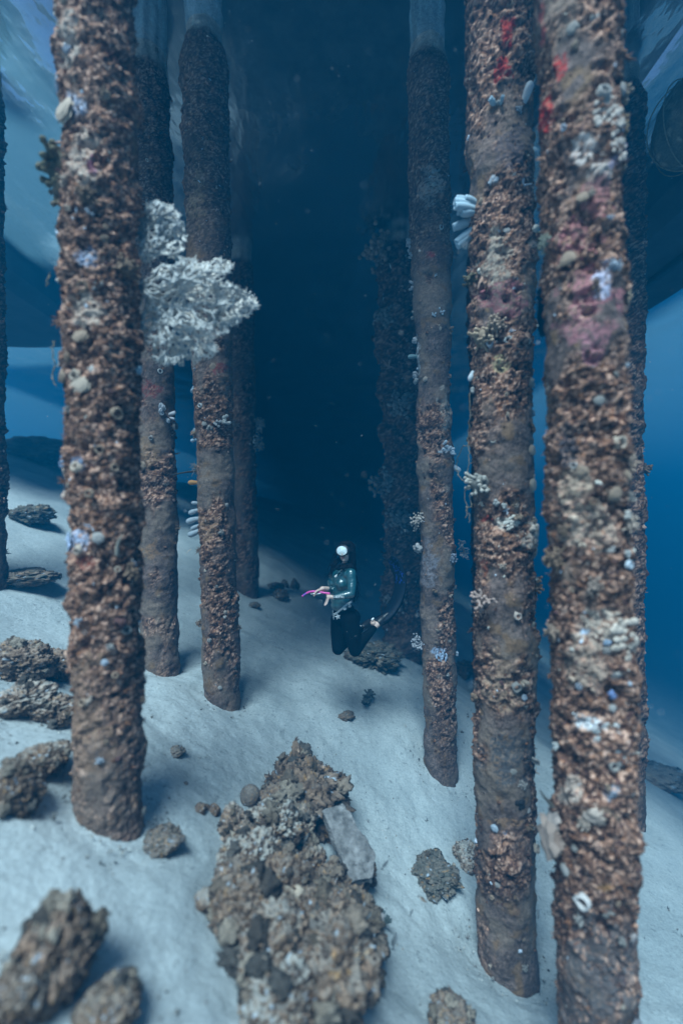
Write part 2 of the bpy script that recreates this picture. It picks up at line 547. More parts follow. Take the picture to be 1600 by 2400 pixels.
def growth_mesh(kind, col, var=0):
    rs = np.random.RandomState(hash((kind, var)) % 100000 if False else sum(map(ord, kind)) * 31 + var)
    mb = MB(); col = np.asarray(col)
    if kind == 'barnacle':
        ring_into(mb, (0, 0, 0), (0, 0, 1), 0.42, 0.45, col, 10)
    elif kind == 'oyster_shell':
        for z, s in ((0, 1), (0.12, 0.93)):
            n = 14
            a = np.arange(n) * 2 * math.pi / n
            rr = 0.5 * s * (1 + 0.12 * rs.randn(n))
            V = [(0, 0, 0.16 + z)] + [(0.6 * x * math.cos(t), 0.6 * x * math.sin(t), 0.14 + z) for t, x in zip(a, rr)] + \
                [(x * math.cos(t), x * math.sin(t), 0.02 + z + 0.05 * rs.rand()) for t, x in zip(a, rr)]
            k = np.arange(n)
            mb.add(V, np.stack([np.zeros(n, int), 1 + k, 1 + (k + 1) % n], 1), col * (0.7 + 0.3 * s))
            mb.add(V, np.stack([1 + k, 1 + n + k, 1 + n + (k + 1) % n, 1 + (k + 1) % n], 1), col)
    elif kind == 'tube_sponge':
        for i in range(5):
            p = np.array((rs.uniform(-.32, .32), rs.uniform(-.32, .32), 0))
            ax = np.array((p[0] * 1.2, p[1] * 1.2, 1.0)); ax /= np.linalg.norm(ax)
            L = rs.uniform(0.45, 0.8)
            pts = [p + ax * t * L for t in (-.2, .2, .5, .8, 1.0)]
            tube(mb, pts, np.array((.12, .15, .17, .16, .13)), 9, col * rs.uniform(.85, 1.1), cap=False)
            ring_into(mb, pts[-1] - ax * .02, ax, 0.115, 0.05, col * 1.1, 9, wall=.4)
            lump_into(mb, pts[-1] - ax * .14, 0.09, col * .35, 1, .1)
    elif kind == 'sponge':
        for i in range(7):
            t = rs.rand() * 6.28; r = .3 * rs.rand() ** .5
            lump_into(mb, (r * math.cos(t), r * math.sin(t), .10 + .25 * rs.rand()), rs.uniform(.14, .26), col * rs.uniform(.6, 1.05), 3, .7, 2.6, seed=rs.randint(999))
    elif kind == 'finger_sponge':
        pts = [(0, 0, -.3), (0.02, 0, 0), (.03, .02, .3), (.02, .02, .6), (0, 0, .85), (0, 0, .97)]
        tube(mb, pts, np.array((.12, .16, .2, .24, .22, .1)), 10, col)
        lump_into(mb, (.12, 0, .35), .14, col * .85, 1, .2)
    elif kind == 'coral_clump':
        for i in range(26):
            t = rs.rand() * 6.28; ph = rs.rand() ** .6 * 1.35
            d = np.array((math.sin(ph) * math.cos(t), math.sin(ph) * math.sin(t), math.cos(ph)))
            L = rs.uniform(.35, .62)
            b = d + .25 * rs.randn(3)
            pts = catmull([d * .05, d * L * .5, b / np.linalg.norm(b) * L], 3)
            tube(mb, pts, np.linspace(.085, .045, len(pts)), 6, col * rs.uniform(.6, 1.2))
            lump_into(mb, pts[-1], .075, col * rs.uniform(.9, 1.4), 1, .3, seed=rs.randint(999))
        lump_into(mb, (0, 0, .08), .33, col * .6, 2, .4, seed=3)
    elif kind == 'branching_coral':
        def br(p, d, L, r, dep):
            q = p + d * L
            m_ = (p + q) / 2 + .12 * L * rs.randn(3)
            tube(mb, catmull([p, m_, q], 3), np.linspace(r, r * .75, 7), 6, col * rs.uniform(.8, 1.15))
            lump_into(mb, q, r * 1.05, col * 1.15, 1, .2, seed=rs.randint(999))
            if dep:
                for _ in range(rs.randint(2, 4)):
                    e = d + .75 * rs.randn(3); e /= np.linalg.norm(e)
                    br(q, e, L * .72, r * .8, dep - 1)
        for i in range(3):
            d = np.array((rs.randn() * .5, rs.randn() * .5, 1)); d /= np.linalg.norm(d)
            br(np.array((rs.uniform(-.15, .15), rs.uniform(-.15, .15), -.05)), d, .34, .075, 2)
    elif kind == 'soft_coral':
        for i in range(16):
            t = rs.rand() * 6.28; ph = rs.rand() * 1.5
            d = np.array((math.sin(ph) * math.cos(t), math.sin(ph) * math.sin(t), math.cos(ph)))
            tube(mb, [d * .02, d * .3, d * .46 + .05 * rs.randn(3)], (.06, .05, .05), 5, col * .8)
            for j in range(5):
                lump_into(mb, d * .46 + .1 * rs.randn(3), .07, col * rs.uniform(.8, 1.3), 1, .4, seed=rs.randint(999))
    elif kind == 'plate_coral':
        for i in range(34):
            x, y = rs.uniform(-.48, .48, 2)
            if x * x + y * y > .25: continue
            lump_into(mb, (x, y, .05), rs.uniform(.07, .12), col * rs.uniform(.7, 1.2), 2, .25, squash=(1.3, .8, .8), seed=rs.randint(999))
    elif kind == 'leather_coral':
        n = 22
        for z, s in ((0, .55), (.14, .8), (.28, .95)):
            a = np.arange(n) * 2 * math.pi / n
            rr = .5 * s * (1 + .14 * np.sin(a * 5 + z * 9) + .06 * rs.randn(n))
            V = [(0, 0, z + .06)] + [(.5 * x * math.cos(t), .5 * x * math.sin(t), z + .09) for t, x in zip(a, rr)] + \
                [(x * math.cos(t), x * math.sin(t), z + .02 + .06 * math.sin(7 * t)) for t, x in zip(a, rr)] + [(0, 0, z - .05)]
            k = np.arange(n)
            mb.add(V, np.stack([np.zeros(n, int), 1 + k, 1 + (k + 1) % n], 1), col)
            mb.add(V, np.stack([1 + k, 1 + n + k, 1 + n + (k + 1) % n, 1 + (k + 1) % n], 1), col)
            mb.add(V, np.stack([np.full(n, 2 * n + 1), 1 + n + (k + 1) % n, 1 + n + k], 1), col * .8)
    elif kind == 'algae_tuft':
        for i in range(40):
            d = rs.randn(3); d[2] = abs(d[2]) + .3; d /= np.linalg.norm(d)
            L = rs.uniform(.3, .6)
            tube(mb, [d * .02, d * L * .6 + .04 * rs.randn(3), d * L + .1 * rs.randn(3)], (.03, .022, .006), 4, col * rs.uniform(.7, 1.3))
    elif kind == 'spike':
        pts = catmull([(0, 0, -.1), (.05, 0, .35), (-.03, .02, .7), (-.1, 0, 1.0)], 4)
        tube(mb, pts, np.linspace(.09, .012, len(pts)), 6, col)
    elif kind == 'twig':
        tube(mb, catmull([(0, 0, -.1), (.03, 0, .4), (.0, .03, 1.0)], 3), np.linspace(.05, .03, 7), 6, col)
    return mb.data(kind, M_SPONGE)
_gm = {}
def growth_cached(kind, col, var):
    k = (kind, tuple(round(c, 2) for c in col), var)
    if k not in _gm:
        _gm[k] = growth_mesh(kind, col, var)
    return _gm[k]

PALE_BLUE = (0.36, 0.48, 0.57); WHITE = (0.48, 0.47, 0.46); CREAM = (0.44, 0.34, 0.27); TAN = (0.30, 0.21, 0.155)
OLIVE = (0.13, 0.11, 0.07); BROWN = (0.20, 0.13, 0.09); GREYBR = (0.28, 0.25, 0.23); PINKISH = (0.46, 0.27, 0.28)
LILAC = (0.32, 0.35, 0.45); ORANGE = (0.45, 0.22, 0.08); RED = (0.50, 0.035, 0.03); BLUE = (0.22, 0.31, 0.46)

def templ(kind):
    mb = MB()
    if kind == 'lump':
        lump_into(mb, (0, 0, .3), .5, (1, 1, 1), 1, .6)
        lump_into(mb, (.4, .1, .2), .35, (1.1, 1.1, 1.1), 1, .6)
        lump_into(mb, (-.3, .3, .25), .3, (.8, .8, .8), 1, .6)
    elif kind == 'ring':
        ring_into(mb, (0, 0, 0), (0, 0, 1), .5, .55, (1, 1, 1), 8)
    elif kind == 'shell':
        n = 8; a = np.arange(n) * 2 * math.pi / n
        rr = .6 * (1 + .2 * rng.randn(n))
        V = [(0, 0, .25)] + [(x * math.cos(t), x * math.sin(t) * .7, .05 + .25 * math.cos(t)) for t, x in zip(a, rr)]
        k = np.arange(n)
        mb.add(V, np.stack([np.zeros(n, int), 1 + k, 1 + (k + 1) % n], 1), (1, 1, 1))
    elif kind == 'tuft':
        for i in range(5):
            d = rng.randn(3); d[2] = abs(d[2]) + .7; d /= np.linalg.norm(d)
            tube(mb, [(0, 0, 0), d * .6 + .08 * rng.randn(3), d * 1.1 + .15 * rng.randn(3)], (.13, .10, .05), 4, (1, 1, 1), cap=False)
    V = np.concatenate(mb.V); C = np.concatenate(mb.C)
    T = []
    if mb.T: T.append(np.concatenate(mb.T))
    if mb.Q:
        q = np.concatenate(mb.Q); T += [q[:, [0, 1, 2]], q[:, [0, 2, 3]]]
    return V, np.concatenate(T), C
TEMPL = {k: [templ(k) for _ in range(4)] for k in ('lump', 'ring', 'shell', 'tuft')}

def scatter(mb, kind, pos, nrm, size, cols, rs):
    """many copies of a small template laid on a surface, all numpy"""
    for v in range(4):
        sel = np.arange(len(pos)) % 4 == v
        if not sel.any(): continue
        p, n, s, c = pos[sel], nrm[sel], size[sel], cols[sel]
        V, T, C = TEMPL[kind][v]
        a = np.where(np.abs(n[:, 2:3]) < .9, np.array([[0, 0, 1.0]]), np.array([[1.0, 0, 0]]))
        u = np.cross(a, n); u /= np.linalg.norm(u, axis=1)[:, None]
        w = np.cross(n, u)
        th = rs.rand(len(p)) * 6.28
        u2 = u * np.cos(th)[:, None] + w * np.sin(th)[:, None]
        w2 = np.cross(n, u2)
        M = np.stack([u2, w2, n], 2)
        W = p[:, None, :] + np.einsum('nij,kj->nki', M, V) * s[:, None, None]
        m = len(V)
        F_ = (T[None] + (np.arange(len(p)) * m)[:, None, None]).reshape(-1, 3)
        CC = (C[None] * c[:, None, :]).reshape(-1, 3)
        mb.add(W.reshape(-1, 3), F_, CC)

PAL = np.array([(0.075, .047, .036), (0.135, .084, .060), (.23, .145, .105), (.41, .285, .215), (.56, .43, .35), (.095, .060, .062), (.27, .150, .085), (.05, .037, .034)])
PAL = PAL * np.array((.99, .77, .71))
PALP = np.cumsum([.24, .18, .13, .14, .09, .06, .06, .10])
def pal_pick(u):
    return PAL[np.clip(np.searchsorted(PALP, u), 0, len(PAL) - 1)]

CREAM_L = (0.62, 0.52, 0.44)
PATCHES = {   # colour patches of living crust: px, py, half width, half height, colour
 'A': [(180, 245, 28, 30, (.55, .58, .72)), (200, 370, 38, 60, (.58, .44, .36)), (205, 605, 30, 22, LILAC), (185, 1088, 14, 14, BLUE), (185, 1265, 26, 22, (.42, .50, .68)),
       (215, 385, 12, 26, (.50, .20, .26)), (195, 720, 40, 45, (.50, .38, .31)), (160, 90, 30, 80, (.50, .40, .34)), (200, 1320, 22, 20, (.24, .07, .05)),
       (210, 1700, 60, 180, (.24, .145, .10)), (240, 1900, 70, 90, (.17, .12, .10))],
 'C': [(520, 860, 22, 16, (.25, .05, .05)), (452, 600, 30, 40, (.30, .16, .09)), (486, 1240, 24, 32, (.32, .18, .11)), (460, 470, 20, 60, (.34, .21, .13))],
 'B': [(350, 915, 30, 22, (.26, .07, .06)), (345, 1060, 30, 40, (.30, .18, .11)), (350, 1290, 26, 16, (.30, .17, .10))],
 'D': [(1040, 965, 16, 50, (.40, .32, .27)), (975, 840, 9, 40, (.55, .58, .62)), (1010, 440, 28, 45, (.42, .33, .29)), (1042, 1055, 18, 12, (.52, .56, .62)),
       (1007, 600, 12, 10, (.32, .05, .05)), (1000, 1330, 24, 60, (.22, .20, .22)), (1005, 1470, 30, 55, (.24, .17, .14)), (1025, 1525, 14, 10, (.38, .46, .62)),
       (1025, 30, 60, 60, (.62, .55, .50))],
 'E': [(1175, 160, 22, 34, RED), (1188, 75, 16, 45, RED), (1160, 620, 38, 80, (.46, .36, .29)), (1165, 850, 22, 22, (.48, .38, .22)), (1140, 1218, 14, 9, (.28, .05, .03)),
       (1135, 1330, 12, 26, (.24, .07, .04)), (1172, 1225, 20, 14, (.64, .58, .52)), (1245, 1262, 34, 34, (.58, .46, .38)), (1200, 330, 36, 60, (.12, .09, .10)), (1175, 700, 70, 40, (.30, .11, .12)),
       (1190, 1780, 60, 60, (.07, .07, .08)), (1185, 1600, 50, 90, (.32, .21, .15)), (1185, 1930, 40, 14, (.36, .20, .12)), (1185, 1951, 10, 10, BLUE)],
 'F': [(1310, 155, 20, 34, RED), (1280, 270, 16, 46, RED), (1270, 60, 10, 60, (.42, .08, .07)), (1372, 345, 42, 40, (.66, .56, .52)), (1400, 400, 30, 40, (.60, .50, .45)), (1400, 480, 40, 60, (.42, .17, .16)),
       (1345, 560, 60, 60, (.42, .16, .16)), (1390, 690, 70, 60, (.36, .14, .15)), (1370, 770, 70, 40, (.33, .14, .15)), (1440, 380, 14, 16, (.45, .36, .46)), (1415, 660, 22, 40, (.52, .52, .66)),
       (1380, 830, 30, 40, (.34, .15, .17)), (1380, 1230, 70, 70, (.44, .32, .25)), (1350, 1140, 50, 60, (.40, .29, .22)), (1400, 1470, 52, 46, (.58, .46, .38)), (1370, 1560, 60, 60, (.38, .27, .21)),
       (1375, 1690, 44, 26, (.62, .62, .64)), (1340, 1855, 26, 36, (.56, .43, .36)), (1432, 1860, 22, 22, (.34, .38, .46)), (1330, 1050, 26, 60, (.075, .065, .075)), (1370, 1480, 12, 8, (.4, .5, .65)),
       (1400, 1910, 60, 20, (.26, .17, .12)), (1420, 2080, 22, 10, (.36, .17, .06)), (1400, 2300, 90, 160, (.13, .11, .11))],
}

def make_pile(key, label, res, crust, n_bits, bit=0.014, top_fat=0.0, lumpy=0.0, seed=0, bumps=1.0):
    ct, cb, by, dep, R0 = PILES[key]
    pb, pt = pile_xy(key)
    base = Vector((pb.x, pb.y, float(ground_z(pb.x, pb.y)[0]) - 0.05))
    root = empty('jetty_pile', base, label, 'pile', 'encrusted piles under the jetty')
    zt = 6.2
    ax = np.array((pt.x - pb.x, 0.0, 0.0)); dz = pt.z - pb.z
    def axis(z):
        t = (np.asarray(z) - pb.z) / dz
        return np.stack([pb.x + ax[0] * t, np.full_like(t, pb.y), np.asarray(z, float)], -1)
    zvis_hi = min(6.2, dep * 1.25)
    zs = np.arange(base.z - 0.35, zvis_hi, res)
    if zvis_hi < 6.2:
        zs = np.concatenate([zs, np.arange(zvis_hi, 6.2, 0.05)])
    nz = len(zs); na = int(2 * math.pi * R0 / res)
    th = np.arange(na) * 2 * math.pi / na
    Z, TH = np.meshgrid(zs, th, indexing='ij')
    Z = Z.ravel(); TH = TH.ravel()
    N0 = np.stack([np.cos(TH), np.sin(TH), np.zeros_like(TH)], 1)
    A = axis(Z)
    P0 = A + N0 * R0
    def field(P0, N0, Z):
        sc = np.array((1, 1, 0.55))
        f = fbm(P0 * sc, 3.2, 4, seed + 1, .6)
        m = sstep(-crust - .12, -crust + .16, f)
        m = np.maximum(m, sstep(2.2, 3.4, Z) * .75 * (top_fat > 0))
        und = water = sstep(4.9, 5.2, Z)
        m = m * (1 - und)
        bare = 1 - sstep(base.z + .35, base.z + 1.0, Z + .35 * f)            # scoured foot, low crust
        m = m * (1 - .55 * bare)
        e1 = fbm(P0, 5.5, 3, seed + 3)
        r1 = 1 - np.abs(fbm(P0, 17, 3, seed + 9, .6)) * 2
        wp = P0 + .035 * np.stack([fbm(P0, 11, 2, seed + 31), fbm(P0, 11, 2, seed + 32), fbm(P0, 11, 2, seed + 33)], 1)
        d1, d2, cid = worley(wp * np.array((1, 1, .8)), 30, seed + 20)
        g1, g2, gid = worley(wp, 78, seed + 40)
        r2 = 1 - np.abs(fbm(P0, 34, 3, seed + 11, .6)) * 2
        h = m * (.016 + .015 * np.clip(r1, -.3, 1) + .012 * np.clip(r2, -.3, 1) + .009 * (.8 - d1) * (.4 + cid) + .010 * (.75 - g1)) * bumps
        h = h - .020 * m - m * .030 * sstep(.22, .5, fbm(P0, 15, 2, seed + 63)) * bumps
        h = h + m * .020 * sstep(.15, .5, fbm(P0, 9, 2, seed + 61)) * bumps
        h = h + .030 * e1 + .022 * fbm(P0 * np.array((1, 1, .6)), 1.9, 2, seed + 6) + top_fat * sstep(1.2, 3.2, Z) * (1 - und) + lumpy * np.clip(fbm(P0, 2.4, 3, seed + 70), -.2, 1)
        h = h + .007 * fbm(P0, 34, 3, seed + 80) + .003 + .022 * (1 - m)
        return h, m, cid, gid, e1, f, g1
    h, m, cid, gid, e1, f, g1 = field(P0, N0, Z)
    V = A + N0 * (R0 * (1 - .0) + h - .012)[:, None]
    # colour of the crust
    u = np.clip(.78 * gid + .12 * cid + .28 * (fbm(P0, 7, 3, seed + 90) * .5 + .35), 0, .999)
    u = np.where(gid > .93, gid, u)
    c = pal_pick(u)
    c = c * (1 + .25 * fbm(P0, 90, 2, seed + 99))[:, None] * np.clip(1 - .04 + .55 * fbm(P0, 3.6, 3, seed + 97), .45, 1.5)[:, None]
    sm = np.array((.132, .092, .082)) * (1 + .45 * fbm(P0, 14, 4, seed + 100))[:, None] * (1 + .9 * (gid - .5))[:, None]
    sandy = sstep(-.1, .3, fbm(P0, 3.1, 3, seed + 130))[:, None]
    sm = sm * (1 - sandy * .7) + np.array((.25, .18, .14)) * sandy * .7
    rust = sstep(.25, .5, fbm(P0, 11, 3, seed + 101))[:, None]
    sm = sm * (1 - rust) + np.array((.20, .12, .075)) * rust
    c = sm * (1 - m)[:, None] + c * m[:, None]
    above = sstep(5.0, 5.12, Z + .03 * fbm(P0, 9, 2, 5))[:, None]
    c = c * (1 - above) + np.array((.70, .58, .50)) * (1 + .6 * fbm(P0 * np.array((1, 1, .08)), 22, 2, 3))[:, None] * above
    px, py = proj(V)
    front = ((V - 0) * N0).sum(1) < 0
    nn = fbm(P0, 14, 3, seed + 200)
    for (qx, qy, hx, hy, pc) in PATCHES.get(key, []):
        d = np.sqrt(((px - qx) / hx) ** 2 + ((py - qy) / hy) ** 2) + .9 * nn
        w = (1 - sstep(.75, 1.0, d)) * front
        spk = (gid < .62)
        w = (w * np.where(spk, .85, .12))[:, None]
        c = c * (1 - w) + np.asarray(pc) * (1 + .3 * e1)[:, None] * w
    if key in 'HPGLM': c = c * .7                 # shade put into the crust colour, so these piles sink into the murk
    c = np.clip(c, .01, .8)
    i, j = np.meshgrid(np.arange(nz - 1), np.arange(na), indexing='ij')
    q = np.stack([i * na + j, i * na + (j + 1) % na, (i + 1) * na + (j + 1) % na, (i + 1) * na + j], -1).reshape(-1, 4)
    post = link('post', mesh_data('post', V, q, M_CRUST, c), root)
    # small growths too many to count
    if n_bits:
        rs = np.random.RandomState(seed + 5)
        n = n_bits * 3
        z = rs.uniform(base.z + .25, min(zvis_hi, 5.0), n)
        t = rs.rand(n) * 6.283
        N = np.stack([np.cos(t), np.sin(t), np.zeros(n)], 1)
        A2 = axis(z)
        P2 = A2 + N * R0
        hh, mm, c2, g2, *_ = field(P2, N, z)
        k = np.where(mm + .12 > rs.rand(n))[0][:n_bits]
        pos = A2[k] + N[k] * (R0 + hh[k] - .016)[:, None]
        nr = N[k] + .45 * rs.randn(len(k), 3); nr /= np.linalg.norm(nr, axis=1)[:, None]
        size = .62 * bit * np.exp(.5 * rs.randn(len(k)))
        col = pal_pick(np.clip(.7 * g2[k] + .12 * c2[k] + .22 * rs.rand(len(k)) - .02, 0, .999))
        # colours follow the patches of living crust
        qx_, qy_ = proj(pos)
        for (qx, qy, hx, hy, pc) in PATCHES.get(key, []):
            d = ((qx_ - qx) / hx) ** 2 + ((qy_ - qy) / hy) ** 2
            w = ((d < 1) & (rs.rand(len(k)) < .7))[:, None]
            col = np.where(w, np.asarray(pc) * 1.05, col)
        spot = rs.rand(len(k))
        col = np.where((spot < .018)[:, None], np.array(((.55, .60, .70),)), col)
        col = np.where(((spot > .018) & (spot < .035))[:, None], np.array(((.60, .54, .48),)), col)
        col = col * rs.uniform(.75, 1.25, len(k))[:, None]
        kd = rs.rand(len(k))
        mb = MB()
        for nm, a, b, s in (('lump', 0, .58, 1.15), ('shell', .58, .72, 1.5), ('ring', .72, .79, .9), ('tuft', .79, 1.01, 1.6)):
            w = (kd >= a) & (kd < b)
            if w.any(): scatter(mb, nm, pos[w], nr[w], size[w] * s, col[w], rs)
        g = link('encrusting_growth', mb.data('encrusting_growth', M_CRUST, smooth=False), root)
        tag(g, kind='stuff')
    return root, axis

PROOT, PAXIS = {}, {}
SPECS = [
 ('A', 'thick brown encrusted pile at the left, the nearest one, beside the pale sea fan', .0085, .50, 5200, .013, .01, .0, 10, 1.0),
 ('B', 'dark brown pile half hidden just behind the thick left pile', .013, .0, 1500, .015, .03, .0, 20, 1.0),
 ('C', 'brown pile behind the tip of the big sea fan, right of the half hidden pile', .012, -.08, 2300, .013, .045, .0, 30, 1.0),
 ('D', 'slim grey brown pile right of the diver, with a pale band at its top', .012, -.14, 2300, .013, .04, .0, 40, 1.0),
 ('E', 'brown encrusted pile with red patches near its top, left of the thickest right pile', .0095, .14, 4200, .013, .02, .0, 50, 1.05),
 ('F', 'thickest pile at the right with pink and red crust, foot below the picture', .0080, .22, 5600, .013, .012, .0, 60, 1.05),
 ('G', 'dark blue looking pile mostly hidden behind the thick right pile', .02, .3, 900, .02, .03, .0, 70, 1.2),
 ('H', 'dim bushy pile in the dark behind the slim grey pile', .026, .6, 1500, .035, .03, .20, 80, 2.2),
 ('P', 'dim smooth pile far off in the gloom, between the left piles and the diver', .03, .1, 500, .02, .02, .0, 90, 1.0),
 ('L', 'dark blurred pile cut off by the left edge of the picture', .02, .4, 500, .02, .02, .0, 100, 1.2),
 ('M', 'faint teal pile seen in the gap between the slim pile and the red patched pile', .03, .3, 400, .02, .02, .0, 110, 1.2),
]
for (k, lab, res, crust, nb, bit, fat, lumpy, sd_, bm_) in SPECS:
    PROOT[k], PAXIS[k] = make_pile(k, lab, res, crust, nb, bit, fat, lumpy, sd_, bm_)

# a further row of piles, lost in the dark
XL = ['barely visible pile far back, straight behind the dim smooth pile left of the diver', 'barely visible pile far back behind the dim bushy pile', 'barely visible pile far back between the slim pile and the red patched pile',
      'shadowy pile in the gap far behind the half hidden left pile', 'farthest faint pile on the left, lost in the dark blue water', 'farthest faint pile on the right, lost in the dark blue water']
for i, (x, y) in ():
    k = 'X%d' % i
    z = float(ground_z(x, y)[0])
    def pix(X, Z, Y):
        return 800 + (X * cr - Z * sr) / Y * F, 1200 - (X * sr + Z * cr) / Y * F
    b_ = pix(x, z, y); t_ = pix(x, (1200) / F * y, y)
    PILES[k] = (t_[0], b_[0], b_[1], y, .215)
    make_pile(k, XL[i], .05, .4, 0, seed=200 + i)

def on_pile(k, px, py):
    ct, cb, by, d, R = PILES[k]
    z = at(px, py, d).z
    a = PAXIS[k](np.array([z]))[0]
    o = at(px, py, d).x - a[0]
    s = max(-1, min(1, o / (R + .015)))
    n = np.array((s, -math.sqrt(max(0, 1 - s * s)), 0))
    # farther from the eye the axis plane differs a little; good enough within a centimetre or two
    return a + n * (R + .012), n, o

def feature(k, kind, px, py, size, col, var=0, tilt=0.0, name=None):
    """a growth on pile k at this place, `size` photo pixels across"""
    p, n, o = on_pile(k, px, py)
    p = p - n * .004
    d = PILES[k][3]
    s = size / F * (d - (.2 if abs(n[0]) < .9 else 0))
    dirv = Vector(n) + Vector((0, 0, tilt))
    q = dirv.to_track_quat('Z', 'Y')
    me = growth_cached(kind, col, var)
    ob = bpy.data.objects.new(name or kind, me)
    COL.objects.link(ob)
    ob.parent = PROOT[k]
    ob.matrix_parent_inverse = PROOT[k].matrix_world.inverted()
    rz = Quaternion((0, 0, 1), (px * 7.3 + py * 3.1) % 6.28)
    ob.matrix_world = Matrix.Translation(Vector(p)) @ (q @ rz).to_matrix().to_4x4() @ Matrix.Diagonal((s, s, s * (.5 if kind in ('sponge', 'plate_coral') and size > 24 and abs(n[0]) < .95 else 1), 1))
    return ob

